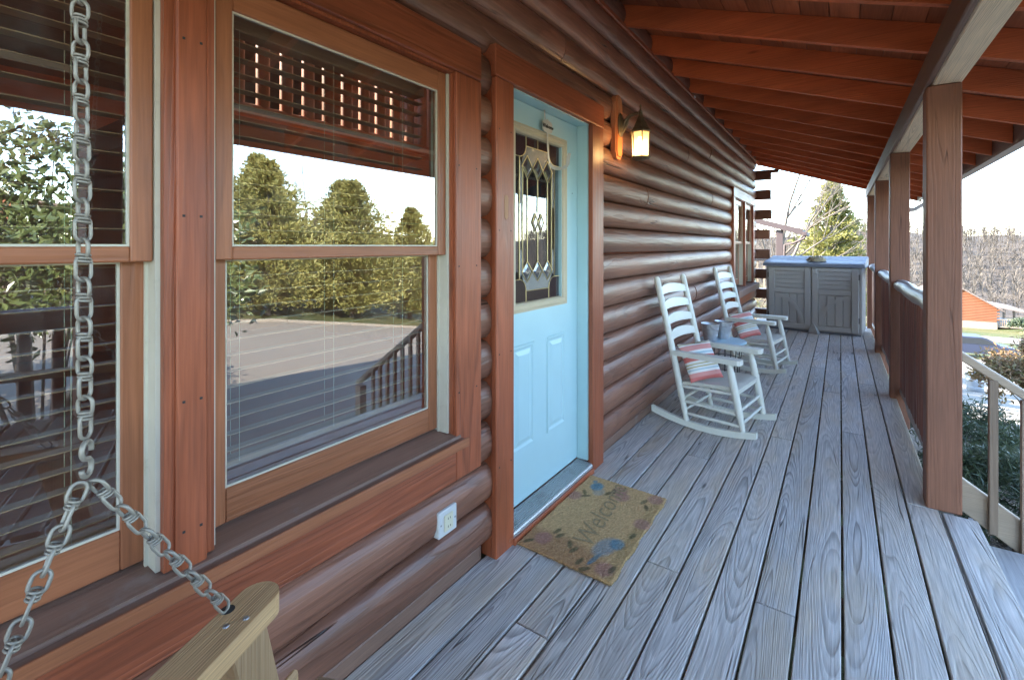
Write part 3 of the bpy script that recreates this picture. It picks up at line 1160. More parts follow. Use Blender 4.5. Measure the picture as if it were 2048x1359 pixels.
# ------------------------------------------------------------------ door
b = MB()
b.box((-0.03, 1.668, 0.0), (0.0, 1.806, 2.128), 0.004)
b.box((-0.10, 1.672, 0.0), (-0.031, 1.762, 2.128))
b.build('casing', M['trim_z'], cabin)
b = MB()
b.box((-0.03, 2.653, 0.0), (0.0, 2.815, 2.128), 0.004)
b.build('casing', M['trim_z'], cabin)
b = MB()
b.box((-0.075, 1.662, 2.130), (0.001, 2.822, 2.272), 0.004)
b.build('casing', M['trim_y'], cabin)
b = MB()      # darker strip behind the casing edge, over the log ends
b.box((-0.10, 2.675, 0.0), (-0.031, 2.80, 2.128))
b.build('casing', M['trim_z'], cabin)

DX = -0.100
DC = 2.200
DW = 0.440
door = MB()
ins = (DC - 0.29, DC + 0.29, 1.04, 2.005)
gl = (DC - 0.238, DC + 0.238, 1.085, 1.965)
y0, y1, z0, z1 = DC - DW, DC + DW, 0.075, 2.118
# slab with hole for the glass
door.box((DX - 0.045, y0, z0), (DX, y1, gl[2]))
door.box((DX - 0.045, y0, gl[3]), (DX, y1, z1))
door.box((DX - 0.045, y0, gl[2]), (DX, gl[0], gl[3]))
door.box((DX - 0.045, gl[1], gl[2]), (DX, y1, gl[3]))
dr = door.build('door', M['teal'], cabin)


def raised(ya, yb, za, zb, x, parent, mat, name='panel'):
    q = MB()
    def rr(i, dx):
        return [(x + dx, ya + i, za + i), (x + dx, yb - i, za + i), (x + dx, yb - i, zb - i), (x + dx, ya + i, zb - i)]
    prof = [(0, 0.0005), (0.006, 0.007), (0.016, 0.007), (0.026, 0.001), (0.034, 0.001), (0.055, 0.008), (0.062, 0.008)]
    vs = []
    for (i, dx) in prof:
        vs += rr(i, dx)
    fs = []
    for k in range(len(prof) - 1):
        for j in range(4):
            j2 = (j + 1) % 4
            fs.append((k * 4 + j, k * 4 + j2, (k + 1) * 4 + j2, (k + 1) * 4 + j))
    e_ = (len(prof) - 1) * 4
    fs.append((e_, e_ + 1, e_ + 2, e_ + 3))
    fs.append((3, 2, 1, 0))
    q.add(vs, fs)
    return q.build(name, mat, parent)


raised(2.268, 2.478, 0.338, 0.878, DX, dr, M['teal'])
raised(1.925, 2.135, 0.338, 0.878, DX, dr, M['teal'])
# insert frame with moulded profile
q = MB()
fw = 0.046
prof = [(0.0, 0.001), (0.002, 0.012), (0.014, 0.016), (0.020, 0.010), (0.036, 0.012), (0.046, 0.004), (0.050, -0.012)]
vs = []
for (i, dx) in prof:
    vs += [(DX + dx, ins[0] + i, ins[2] + i), (DX + dx, ins[1] - i, ins[2] + i), (DX + dx, ins[1] - i, ins[3] - i), (DX + dx, ins[0] + i, ins[3] - i)]
fs = []
for k in range(len(prof) - 1):
    for j in range(4):
        fs.append((k * 4 + j, k * 4 + (j + 1) % 4, (k + 1) * 4 + (j + 1) % 4, (k + 1) * 4 + j))
q.add(vs, fs)
q.build('insert_frame', M['cream'], dr, fix=False)
q = MB()
gx = DX - 0.018
q.box((gx - 0.004, gl[0] - 0.004, gl[2] - 0.004), (gx, gl[1] + 0.004, gl[3] + 0.004))
q.build('pane', M['doorglass'], dr)


def obscure_mat(name, c, rough, bs, strength, metal=0.0):
    t = NT(name)
    nz = t.noise(t.obj(), bs, 4.0, 0.65, dist=1.5)
    cc = t.mix(nz, [x * 0.6 for x in c], c)
    t.bsdf(cc, rough, metal, 0.9, t.bump(nz, strength, 0.004))
    return t.mat


M['hammer'] = obscure_mat('textured_grey_glass', (0.16, 0.155, 0.15), 0.15, 60, 1.0)
M['darkglass'] = obscure_mat('plum_glass', (0.045, 0.030, 0.034), 0.10, 9, 0.1)
M['bevel'] = obscure_mat('bevel_glass', (0.30, 0.31, 0.33), 0.04, 30, 0.25, 0.8)
M['clearband'] = obscure_mat('smoky_glass', (0.10, 0.105, 0.12), 0.04, 3, 0.03)
came = MB()
xc = gx + 0.0035


def cl(pts, r=0.0026, closed=False):
    p3 = [(xc, DC + a, zz) for a, zz in pts]
    if closed:
        p3 = p3 + [p3[0]]
    for a, bq in zip(p3, p3[1:]):
        came.tube([a, bq], r, 5)


def gpiece(pts, mat, name, x=None, th=0.0015):
    q = MB()
    q.prism([(a, zz) for a, zz in pts], ((gx + 0.0006) if x is None else x, DC, 0), (0, 1, 0), (0, 0, 1), (th, 0, 0))
    return q.build(name, mat, dr)


hw, zb_, zt_ = 0.236, 1.087, 1.963
arc = [(math.cos(a), math.sin(a)) for a in [R(9 * i) for i in range(11)]]
# outer outline of the inner field (with concave corners)
def field(hwf, zbf, ztf, r):
    pts = []
    for (sx, sz) in ((1, 1), (-1, 1), (-1, -1), (1, -1)):
        cx_, cz_ = sx * hwf, (ztf if sz > 0 else zbf)
        seq = arc if sx * sz > 0 else arc[::-1]
        a_ = [(cx_ - sx * r * c_, cz_ - sz * r * s_) for (c_, s_) in seq]
        # order so outline walks counter clockwise
        if (sx, sz) in ((1, 1), (-1, -1)):
            pts += [(cx_ - sx * r * s_, cz_ - sz * r * c_) for (c_, s_) in arc][::-1] if False else [(cx_ - sx * r * math.sin(R(9 * i)), cz_ - sz * r * math.cos(R(9 * i))) for i in range(11)]
        else:
            pts += [(cx_ - sx * r * math.cos(R(9 * i)), cz_ - sz * r * math.sin(R(9 * i))) for i in range(11)]
    return pts


fo = field(0.180, 1.145, 1.905, 0.062)
# dark border = full rectangle sheet behind, field pieces in front
gpiece([(-hw, zb_), (hw, zb_), (hw, 1.145), (-hw, 1.145)], M['darkglass'], 'glass_piece')
gpiece([(-hw, 1.905), (hw, 1.905), (hw, zt_), (-hw, zt_)], M['darkglass'], 'glass_piece')
for s in (-1, 1):
    for (za, zc, sz) in ((1.145, 1.215, 1), (1.905, 1.835, -1)):
        pts = [(s * hw, za), (s * hw, zc), (s * 0.180, zc)] + [(s * (0.180 - 0.062 * math.sin(R(9 * i))), za + sz * 0.062 * math.cos(R(9 * i)) + 0 * sz) for i in range(11)]
        pts = [(s * hw, za), (s * hw, za + sz * 0.062), (s * 0.180, za + sz * 0.062)] + \
              [(s * (0.180 - 0.062 * math.sin(R(9 * i))), za + sz * 0.062 * math.cos(R(9 * i))) for i in range(11)]
        gpiece(pts, M['darkglass'], 'glass_piece')
cl(fo, closed=True)
cl([(-hw, 1.207), (-0.18, 1.207)])
cl([(hw, 1.207), (0.18, 1.207)])
cl([(-hw, 1.843), (-0.18, 1.843)])
cl([(hw, 1.843), (0.18, 1.843)])
for s in (-1, 1):
    cl([(s * 0.118, 1.905), (s * 0.118, zt_)])
    cl([(s * 0.118, 1.145), (s * 0.118, zb_)])
    cl([(s * 0.180, 1.207), (s * 0.180, 1.843)])
    cl([(s * 0.150, 1.24), (s * 0.150, 1.80)])
cl([(0, 1.905), (0, zt_)])
# textured band at head and foot
gpiece([(-0.116, 1.905), (0.116, 1.905), (0.150, 1.835), (0.150, 1.80), (0.105, 1.86), (0.0525, 1.80), (0, 1.86), (-0.0525, 1.80), (-0.105, 1.86), (-0.150, 1.80), (-0.150, 1.835)][::-1],
       M['hammer'], 'glass_piece')
gpiece([(-0.116, 1.147), (0.116, 1.147), (0.150, 1.215), (0.150, 1.24), (0.105, 1.19), (0.0525, 1.24), (0, 1.19), (-0.0525, 1.24), (-0.105, 1.19), (-0.150, 1.24), (-0.150, 1.215)],
       M['hammer'], 'glass_piece')
for s in (-1, 1):
    gpiece([(s * 0.151, 1.60), (s * 0.179, 1.60), (s * 0.179, 1.84), (s * 0.151, 1.80)], M['hammer'], 'glass_piece')
    gpiece([(s * 0.151, 1.24), (s * 0.179, 1.21), (s * 0.179, 1.36), (s * 0.151, 1.36)], M['hammer'], 'glass_piece')
# diamonds
def diamond(cy, cz, hy, hz):
    pts = [(cy, cz - hz), (cy + hy, cz), (cy, cz + hz), (cy - hy, cz)]
    cl(pts, closed=True)
    q = MB()
    x0_ = gx + 0.0008
    k = 0.5
    o_ = [(x0_, DC + a, z) for a, z in pts]
    i_ = [(x0_ + 0.0055, DC + cy + (a - cy) * k, cz + (z - cz) * k) for a, z in pts]
    q.add(o_ + i_, [(0, 1, 5, 4), (1, 2, 6, 5), (2, 3, 7, 6), (3, 0, 4, 7), (4, 5, 6, 7), (3, 2, 1, 0)])
    q.build('bevel', M['bevel'], dr)


for cy in (-0.105, 0, 0.105):
    diamond(cy, 1.795, 0.0525, 0.062)
    diamond(cy, 1.245, 0.0525, 0.055)
    cl([(cy, 1.733), (cy, 1.56 if cy == 0 else 1.30)])
    if cy == 0:
        cl([(cy, 1.455), (cy, 1.30)])
diamond(-0.026, 1.508, 0.030, 0.050)
diamond(0.034, 1.508, 0.030, 0.050)
came.build('came', M['brass'], dr)
# aqua jambs
q = MB()
q.box((-0.15, DC + DW + 0.002, 0.07), (-0.031, DC + DW + 0.03, 2.121))
q.build('jamb', M['teal'], cabin)
q = MB()
q.box((-0.15, DC - DW - 0.03, 0.07), (-0.102, DC - DW - 0.002, 2.121))
q.build('jamb', M['teal'], cabin)
q = MB()
q.box((-0.15, DC - DW - 0.03, 2.1215), (-0.031, DC + DW + 0.03, 2.15))
q.build('jamb', M['teal'], cabin)
# fluted threshold
q = MB()
n = 9
pr = [(-0.15, 0.030)]
for i in range(n):
    xa = -0.098 + i * 0.0105
    pr += [(xa, 0.068 - i * 0.0016), (xa + 0.007, 0.068 - i * 0.0016), (xa + 0.0075, 0.063 - i * 0.0016), (xa + 0.010, 0.063 - i * 0.0016)]
pr += [(0.0, 0.044), (0.0, 0.030)]
q.prism(pr, (0, 1.765, 0), (1, 0, 0), (0, 0, 1), (0, 0.886, 0))
q.build('threshold', M['alum'], cabin)
q = MB()
q.box((-0.15, 1.80, -0.03), (0.010, 2.655, 0.029), 0.003)
q.build('threshold_board', M['trim_y'], cabin)
# small keyhole spot on the door and the scar on the left casing
q = MB()
q.lathe([(0.004, 0), (0.0, 0.002)], 8, (0, 0, 0))
for i, v in enumerate(q.v):
    q.v[i] = (DX + 0.0005 + v[2], 2.575 + v[0], 1.70 + v[1])
q.build('peephole', M['black'], dr)
scar = plain('bare_wood', (0.40, 0.20, 0.10), 0.6, var=0.2, scale=30)
q = MB()
q.prism([(-0.014, -0.05), (0, -0.062), (0.014, -0.05), (0.015, 0.04), (0.006, 0.05), (-0.008, 0.05), (-0.015, 0.04)], (0.0003, 1.742, 1.56), (0, 1, 0), (0, 0, 1), (0.0012, 0, 0))
q.build('worn_patch', scar, cabin)


def text_mesh(body, size, extrude=0.0, shear=0.0, offset=0.0):
    cu = bpy.data.curves.new('lettering', 'FONT')
    cu.body = body
    cu.size = size
    cu.extrude = extrude
    cu.shear = shear
    cu.offset = offset
    cu.align_x = 'CENTER'
    cu.align_y = 'CENTER'
    cu.resolution_u = 3
    ob = bpy.data.objects.new('lettering', cu)
    col.objects.link(ob)
    dg = bpy.context.evaluated_depsgraph_get()
    me = bpy.data.meshes.new_from_object(ob.evaluated_get(dg))
    bpy.data.objects.remove(ob)
    bpy.data.curves.remove(cu)
    return me


# welcome hanger hooked over the door top
hg = empty('wreath_hanger', (DX + 0.012, 2.245, 2.10), 'pewter wreath hanger with a small Welcome plate hooked over the aqua door', 'hanger')
q = MB()
q.prism([(2.212, 2.125), (2.224, 2.125), (2.236, 2.02), (2.226, 2.02)], (DX + 0.016, 0, 0), (0, 1, 0), (0, 0, 1), (0.0015, 0, 0))
q.build('strap', M['pewter'], hg)
q = MB()
pth = [(2.236, 2.00), (2.240, 1.92), (2.252, 1.86), (2.262, 1.835)]
for (a, b_) in zip(pth, pth[1:]):
    q.prism([(a[0] - 0.008, a[1]), (a[0] + 0.008, a[1]), (b_[0] + 0.008, b_[1]), (b_[0] - 0.008, b_[1])], (DX + 0.024, 0, 0), (0, 1, 0), (0, 0, 1), (0.0015, 0, 0))
q.build('arm', M['pewter'], hg)
q = MB()
hp = [(DX + 0.024 + 0.045 * (1 - math.cos(R(a))), 2.262 + 0.05 * a / 180, 1.835 - 0.03 * math.sin(R(a)) + (0.03 if a > 170 else 0)) for a in range(0, 181, 20)]
hp.append((hp[-1][0] + 0.004, hp[-1][1] + 0.004, hp[-1][2] + 0.025))
for a, b_ in zip(hp, hp[1:]):
    q.beam(a, b_, 0.018, 0.002, up=(0.3, -0.9, 0.2))
q.build('hook', M['pewter'], hg)
q = MB()
pl = [(-0.052, -0.018), (-0.040, -0.03), (-0.012, -0.034), (0.0, -0.042), (0.012, -0.034), (0.040, -0.03), (0.052, -0.018), (0.047, 0.0), (0.052, 0.018), (0.038, 0.03), (0.012, 0.033),
      (0, 0.042), (-0.012, 0.033), (-0.038, 0.03), (-0.052, 0.018), (-0.047, 0)]
q.prism(pl, (DX + 0.022, 2.238, 2.033), (0, 1, 0), (0, 0, 1), (0.004, 0, 0))
pt = q.build('plate', M['pewter'], hg)
me = text_mesh('Welcome', 0.029, 0.0006, 0.28, 0.0008)
me.materials.append(M['black'])
o = bpy.data.objects.new('lettering', me)
link(o, pt)
o.location = (0.0032, 0, 0)
o.rotation_euler = (R(90), 0, R(90))

# ------------------------------------------------------------------ outlet on the wall
ob_ = empty('outlet_box', (-0.03, 1.37, 0.31), 'pale grey weatherproof outlet box on the logs below the window', 'outlet')
q = MB()
q.box((-0.10, 1.318, 0.262), (-0.012, 1.422, 0.362), 0.004)
q.build('box', M['plastic'], ob_)
q = MB()
q.box((-0.0118, 1.345, 0.280), (-0.006, 1.395, 0.344), 0.003)
fc = q.build('face', M['almond'], ob_)
for (y, z) in ((1.370, 0.327), (1.370, 0.297)):
    for dy in (-0.006, 0.006):
        q = MB()
        q.box((-0.0058, y + dy - 0.0012, z - 0.004), (-0.0052, y + dy + 0.0012, z + 0.004))
        q.build('slot', M['black'], fc)
for dy in (-0.040, 0.040):
    q = MB()
    q.box((-0.0119, 1.370 + dy - 0.003, 0.309), (-0.0105, 1.370 + dy + 0.003, 0.315))
    q.build('screw', M['screw'], ob_)

# ------------------------------------------------------------------ wall lantern
lt = empty('wall_lantern', (0.1, 3.06, 2.1), 'lit bronze wall lantern on an orange-brown pointed board beside the door', 'lantern')
q = MB()
q.prism([(-0.040, -0.20), (-0.026, -0.215), (0.026, -0.215), (0.040, -0.20), (0.055, -0.165), (0.055, 0.165), (0.040, 0.20), (0.014, 0.222), (-0.014, 0.222), (-0.040, 0.20),
         (-0.055, 0.165), (-0.055, -0.165)], (-0.035, 3.065, 2.185), (0, 1, 0), (0, 0, 1), (0.035, 0, 0))
q.prism([(-0.030, -0.195), (0.030, -0.195), (0.043, -0.16), (0.043, 0.16), (0.030, 0.195), (0.010, 0.21), (-0.010, 0.21), (-0.030, 0.195), (-0.043, 0.16), (-0.043, -0.16)],
        (0.0005, 3.065, 2.185), (0, 1, 0), (0, 0, 1), (0.008, 0, 0))
q.build('backing_board', M['plaque'], lt)
q = MB()
q.lathe([(0.052, 0), (0.058, 0.006), (0.050, 0.014), (0.036, 0.018), (0.030, 0.026), (0.0, 0.03)], 20)
for i, v in enumerate(q.v):
    q.v[i] = (0.009 + v[2], 3.065 + v[1] * 0.72, 2.200 + v[0] * 1.45)
q.build('wall_plate', M['bronze'], lt, smooth=True, auto=40)
LX, LY = 0.155, 3.055
q = MB()
q.tube([(0.03, 3.064, 2.17), (0.05, 3.062, 2.225), (0.085, 3.06, 2.255), (0.12, 3.058, 2.262), (LX, LY, 2.262)], [0.014, 0.013, 0.010, 0.009, 0.009], 10)
q.tube([(0.03, 3.064, 2.150), (0.055, 3.062, 2.185), (0.072, 3.061, 2.235), (0.075, 3.061, 2.250)], [0.008, 0.008, 0.007, 0.005], 8)
q.build('arm', M['bronze'], lt, smooth=True, auto=50)
q = MB()
q.lathe([(0.070, 2.128), (0.074, 2.136), (0.066, 2.142), (0.056, 2.160), (0.050, 2.164), (0.040, 2.190), (0.030, 2.205), (0.024, 2.222), (0.016, 2.236), (0.014, 2.262), (0.017, 2.268),
         (0.007, 2.276), (0.005, 2.295), (0.009, 2.303), (0.004, 2.312), (0.0, 2.318)], 6, (LX, LY, 0))
q.build('cap', M['bronze'], lt)
q = MB()
q.lathe([(0.045, 1.955), (0.068, 1.958), (0.070, 1.966), (0.058, 1.974), (0.050, 1.974)], 6, (LX, LY, 0))
q.lathe([(0.030, 1.945), (0.045, 1.955)], 6, (LX, LY, 0))
q.build('base_ring', M['bronze'], lt)
for k in range(6):
    a = 2 * PI * k / 6
    ct, sn = math.cos(a), math.sin(a)
    q = MB()
    q.tube([(LX + 0.053 * ct, LY + 0.053 * sn, 1.970), (LX + 0.062 * ct, LY + 0.062 * sn, 2.132)], 0.0042, 6)
    q.build('bar', M['bronze'], lt)


def lampglass():
    t = NT('seeded_amber_glass')
    nz = t.noise(t.obj(), 40, 3.0, 0.6)
    p = t.n('ShaderNodeBsdfPrincipled')
    p.inputs['Base Color'].default_value = (0.85, 0.72, 0.48, 1)
    p.inputs['Roughness'].default_value = 0.25
    t.set(p.inputs['Normal'], t.bump(nz, 0.3, 0.003))
    tl = t.n('ShaderNodeBsdfTranslucent')
    tl.inputs[0].default_value = (0.95, 0.82, 0.55, 1)
    tr = t.n('ShaderNodeBsdfTransparent')
    tr.inputs[0].default_value = (1.0, 0.9, 0.68, 1)
    m1 = t.n('ShaderNodeMixShader')
    m1.inputs[0].default_value = 0.55
    t.nt.links.new(p.outputs[0], m1.inputs[1])
    t.nt.links.new(tl.outputs[0], m1.inputs[2])
    m2 = t.n('ShaderNodeMixShader')
    m2.inputs[0].default_value = 0.45
    t.nt.links.new(m1.outputs[0], m2.inputs[1])
    t.nt.links.new(tr.outputs[0], m2.inputs[2])
    t.nt.links.new(m2.outputs[0], t.out.inputs[0])
    return t.mat


M['lampglass'] = lampglass()
for k in range(6):
    a, a2 = 2 * PI * k / 6, 2 * PI * (k + 1) / 6
    r0, r1 = 0.0505, 0.0595
    q = MB()
    q.add([(LX + r0 * math.cos(a), LY + r0 * math.sin(a), 1.975), (LX + r0 * math.cos(a2), LY + r0 * math.sin(a2), 1.975),
           (LX + r1 * math.cos(a2), LY + r1 * math.sin(a2), 2.130), (LX + r1 * math.cos(a), LY + r1 * math.sin(a), 2.130)], [(0, 1, 2, 3)])
    q.build('pane', M['lampglass'], lt, fix=False)
t = NT('warm_bulb')
em = t.n('ShaderNodeEmission')
em.inputs[0].default_value = (1.0, 0.72, 0.36, 1)
em.inputs[1].default_value = 2.2
t.nt.links.new(em.outputs[0], t.out.inputs[0])
M['bulb'] = t.mat
q = MB()
q.lathe([(0.0, 2.018), (0.014, 2.022), (0.024, 2.034), (0.027, 2.050), (0.022, 2.066), (0.014, 2.082), (0.013, 2.10), (0.0, 2.102)], 14, (LX, LY, 0))
q.build('bulb', M['bulb'], lt, smooth=True)
ld = bpy.data.lights.new('lantern_light', 'POINT')
ld.energy = 0.7
ld.color = (1.0, 0.68, 0.36)
ld.shadow_soft_size = 0.03
lo = bpy.data.objects.new('lantern_light', ld)
link(lo, lt)
lo.location = Vector((LX, LY, 1.995)) - WL[lt]

# ------------------------------------------------------------------ porch roof
roof = empty('porch_roof', (1.2, 4, 2.4), 'red-stained shed roof of exposed rafters over the porch', 'roof')
SL = 0.349
def rz(x):
    return 2.962 - SL * (x + 0.03)


YR0, YR1 = -3.0, 10.42
ry = [3.27 + 0.592 * k for k in range(-10, 13)]
ca = math.cos(math.atan(SL))
for y in ry:
    if not (YR0 < y < YR1):
        continue
    b = MB()
    hh = 0.150
    b.prism([(-0.05, rz(-0.05)), (2.30, rz(2.30)), (2.30, rz(2.30) + hh), (-0.05, rz(-0.05) + hh)], (0, y - 0.019, 0), (1, 0, 0), (0, 0, 1), (0, 0.038, 0))
    b.build('rafter', M['rafter'], roof)
for i in range(18):
    xa = -0.05 + 0.138 * i
    xb = min(xa + 0.134, 2.36)
    b = MB()
    b.add([(xa, YR0, rz(xa) + 0.153), (xb, YR0, rz(xb) + 0.153), (xb, YR0, rz(xb) + 0.172), (xa, YR0, rz(xa) + 0.172),
           (xa, YR1, rz(xa) + 0.153), (xb, YR1, rz(xb) + 0.153), (xb, YR1, rz(xb) + 0.172), (xa, YR1, rz(xa) + 0.172)],
          [(0, 3, 2, 1), (4, 5, 6, 7), (0, 1, 5, 4), (1, 2, 6, 5), (2, 3, 7, 6), (3, 0, 4, 7)])
    b.build('roof_board', M['ceil'], roof)
b = MB()
b.add([(-0.1, YR0 - 0.02, rz(-0.1) + 0.176), (2.42, YR0 - 0.02, rz(2.42) + 0.176), (2.42, YR1 + 0.02, rz(2.42) + 0.176), (-0.1, YR1 + 0.02, rz(-0.1) + 0.176),
       (-0.1, YR0 - 0.02, rz(-0.1) + 0.20), (2.42, YR0 - 0.02, rz(2.42) + 0.20), (2.42, YR1 + 0.02, rz(2.42) + 0.20), (-0.1, YR1 + 0.02, rz(-0.1) + 0.20)],
      [(0, 1, 2, 3), (7, 6, 5, 4), (0, 4, 5, 1), (1, 5, 6, 2), (2, 6, 7, 3), (3, 7, 4, 0)])
b.build('shingle_sheet', M['shingle'], roof)
# ledger on the wall between rafters, fascia, end rake
b = MB()
b.box((-0.085, YR0, 2.955), (-0.052, YR1, 3.13))
b.build('ledger', M['rafter'], roof)
b = MB()
b.box((-0.05, WY0, 2.935), (-0.022, WY1, 2.972), 0.004)
b.build('frieze_strip', M['trim_y'], roof)
b = MB()
b.box((2.303, YR0, rz(2.3) - 0.02), (2.335, YR1, rz(2.3) + 0.150))
b.build('fascia', M['gutter'], roof)
b = MB()
gp = [(2.338, rz(2.3) + 0.12), (2.338, rz(2.3) + 0.02), (2.36, rz(2.3) + 0.005), (2.42, rz(2.3) + 0.005), (2.455, rz(2.3) + 0.07), (2.46, rz(2.3) + 0.12),
      (2.452, rz(2.3) + 0.12), (2.448, rz(2.3) + 0.075), (2.415, rz(2.3) + 0.012), (2.362, rz(2.3) + 0.012), (2.345, rz(2.3) + 0.025), (2.345, rz(2.3) + 0.12)]
b.prism(gp, (0, YR0, 0), (1, 0, 0), (0, 0, 1), (0, YR1 - YR0, 0))
b.build('gutter', M['gutter'], roof)
b = MB()
b.tube([(2.40, 10.30, rz(2.3) + 0.01), (2.39, 10.30, rz(2.3) - 0.07), (2.26, 10.24, rz(2.3) - 0.16), (1.83, 10.12, rz(2.3) - 0.22), (1.79, 10.10, rz(2.3) - 0.32), (1.79, 10.10, -0.9)], 0.035, 10)
b.build('downspout', M['gutter'], roof, smooth=True)
for ye in (YR1 - 0.04,):
    b = MB()
    b.prism([(-0.05, rz(-0.05) - 0.012), (2.36, rz(2.36) - 0.012), (2.36, rz(2.36) + 0.152), (-0.05, rz(-0.05) + 0.152)], (0, ye, 0), (1, 0, 0), (0, 0, 1), (0, 0.035, 0))
    b.build('rake_board', M['gutter'], roof)
# carrying beam on the posts: dark inner face board, pale worn timber below
b = MB()
b.box((PX0 + 0.022, YR0, 2.224), (PX1 + 0.004, YR1 - 0.06, 2.375), 0.006)
b.build('beam', M['beam'], roof)
b = MB()
b.box((PX0 - 0.004, YR0, 2.226), (PX0 + 0.020, YR1 - 0.06, 2.375), 0.004)
b.build('beam_face', M['beam_dark'], roof)
# tiny white clip on the ledger
b = MB()
b.box((-0.0215, 5.18, 2.945), (-0.014, 5.225, 2.962))
b.build('clip', M['plastic'], roof)

# ------------------------------------------------------------------ doormat
def mat_color(u, v):
    """u along y (0..1), v across x (0 at the door .. 1)"""
    base = [0.58, 0.36, 0.17]
    n = random.uniform(0.82, 1.15)
    edge = min(u, 1 - u, v * 0.7, (1 - v) * 0.7)
    c = [x * n for x in base]
    def blend(col_, k):
        for i in range(3):
            c[i] = c[i] * (1 - k) + col_[i] * n * k
    def blob(cu, cv, ru, rv, col_, k, rot=0.0):
        du, dv = (u - cu), (v - cv) * 0.62
        ca_, sa_ = math.cos(rot), math.sin(rot)
        a_, b_ = du * ca_ + dv * sa_, -du * sa_ + dv * ca_
        d = (a_ / ru) ** 2 + (b_ / rv) ** 2
        if d < 1.6:
            blend(col_, k * max(0.0, min(1.0, (1.6 - d) / 0.9)) * random.uniform(0.75, 1.0))
    blob(0.06, 0.35, 0.14, 0.30, (0.30, 0.13, 0.065), 0.6)
    blob(0.5, 0.96, 0.5, 0.05, (0.33, 0.22, 0.09), 0.5)
    # blue birds
    blob(0.86, 0.20, 0.055, 0.045, (0.07, 0.23, 0.30), 0.9)
    blob(0.92, 0.13, 0.02, 0.016, (0.07, 0.23, 0.30), 0.8)
    blob(0.80, 0.27, 0.05, 0.04, (0.30, 0.34, 0.32), 0.55)
    blob(0.26, 0.76, 0.10, 0.055, (0.24, 0.28, 0.29), 0.85, 0.25)
    blob(0.32, 0.84, 0.05, 0.04, (0.09, 0.22, 0.28), 0.8)
    blob(0.12, 0.74, 0.06, 0.014, (0.06, 0.18, 0.23), 0.8, 0.2)
    # pink flowers
    for (a_, b_) in ((0.90, 0.48), (0.93, 0.90), (0.08, 0.88), (0.66, 0.06), (0.12, 0.18), (0.6, 0.93), (0.83, 0.55)):
        blob(a_, b_, 0.055, 0.05, (0.36, 0.16, 0.16), 0.6)
    # leaves
    for (a_, b_, r_) in ((0.82, 0.38, 0.4), (0.74, 0.13, -0.6), (0.70, 0.18, 0.9), (0.20, 0.30, 0.4), (0.16, 0.45, -0.5), (0.13, 0.52, 0.3), (0.06, 0.64, 0.2), (0.02, 0.72, 0.8),
                         (0.86, 0.80, 0.3), (0.80, 0.86, -0.5), (0.45, 0.92, 0.2), (0.05, 0.08, 0.6), (0.1, 0.94, 0.1), (0.87, 0.42, -0.3), (0.23, 0.24, 0.2)):
        blob(a_, b_, 0.035, 0.014, (0.085, 0.085, 0.045), 0.85, r_)
    return c


mb = MB()
NX, NY = 84, 120
MY0, MY1, MX0, MX1 = 1.815, 2.60, 0.012, 0.468
vs, cols = [], []
for j in range(NY + 1):
    for i in range(NX + 1):
        u, v = j / NY, i / NX
        wob = 0.004 * math.sin(u * 23) * (1 if i in (0, NX) else 0) + (random.uniform(-0.002, 0.002) if i in (0, NX) or j in (0, NY) else 0)
        skx = -0.03 * u + 0.03
        vs.append((MX0 + (MX1 - MX0) * v + wob + skx * 0.3 * v, MY0 + (MY1 - MY0) * u - 0.01 * v + wob, 0.011 + random.uniform(0, 0.0035) - (0.004 if i in (0, NX) or j in (0, NY) else 0)))
        cols.append(mat_color(u, v))
fs = [(j * (NX + 1) + i, j * (NX + 1) + i + 1, (j + 1) * (NX + 1) + i + 1, (j + 1) * (NX + 1) + i) for j in range(NY) for i in range(NX)]
nb = len(vs)
rim = [i for i in range(NX + 1)] + [j * (NX + 1) + NX for j in range(1, NY + 1)] + [NY * (NX + 1) + i for i in range(NX - 1, -1, -1)] + [j * (NX + 1) for j in range(NY - 1, 0, -1)]
for k in rim:
    vs.append((vs[k][0], vs[k][1], 0.001))
    cols.append([0.26, 0.18, 0.10])
m_ = len(rim)
for k in range(m_):
    k2 = (k + 1) % m_
    fs.append((rim[k], nb + k, nb + k2, rim[k2]))
fs.append(tuple(nb + k for k in range(m_)))
mb.add(vs, fs)
t = NT('coir_print')
at = t.n('ShaderNodeVertexColor', layer_name='print')
nz = t.noise(t.obj(), 420, 2.0)
f = t.m('MULTIPLY_ADD', nz, 0.9, 0.55)
t.bsdf(t.mix(1.0, at.outputs[0], t.xyz(f, f, f), 'MULTIPLY'), 0.95, 0, 0.1, t.bump(nz, 1.0, 0.004))
dm = mb.build('doormat', t.mat, org=(0.24, 2.2, 0))
ca_ = dm.data.color_attributes.new('print', 'FLOAT_COLOR', 'POINT')
for i, c in enumerate(cols):
    ca_.data[i].color = (c[0], c[1], c[2], 1)
tag(dm, 'worn coir doormat with faded birds, flowers and Welcome lettering below the aqua door', 'doormat')
me = text_mesh('Welcome', 0.155, 0.0004, 0.30, -0.0012)
me.materials.append(plain('faded_print', (0.33, 0.235, 0.125), 0.95, var=0.8, scale=70, spec=0.1))
o = bpy.data.objects.new('lettering', me)
link(o, dm)
o.location = (0.0, 0.06, 0.0148)
o.rotation_euler = (0, 0, R(96))

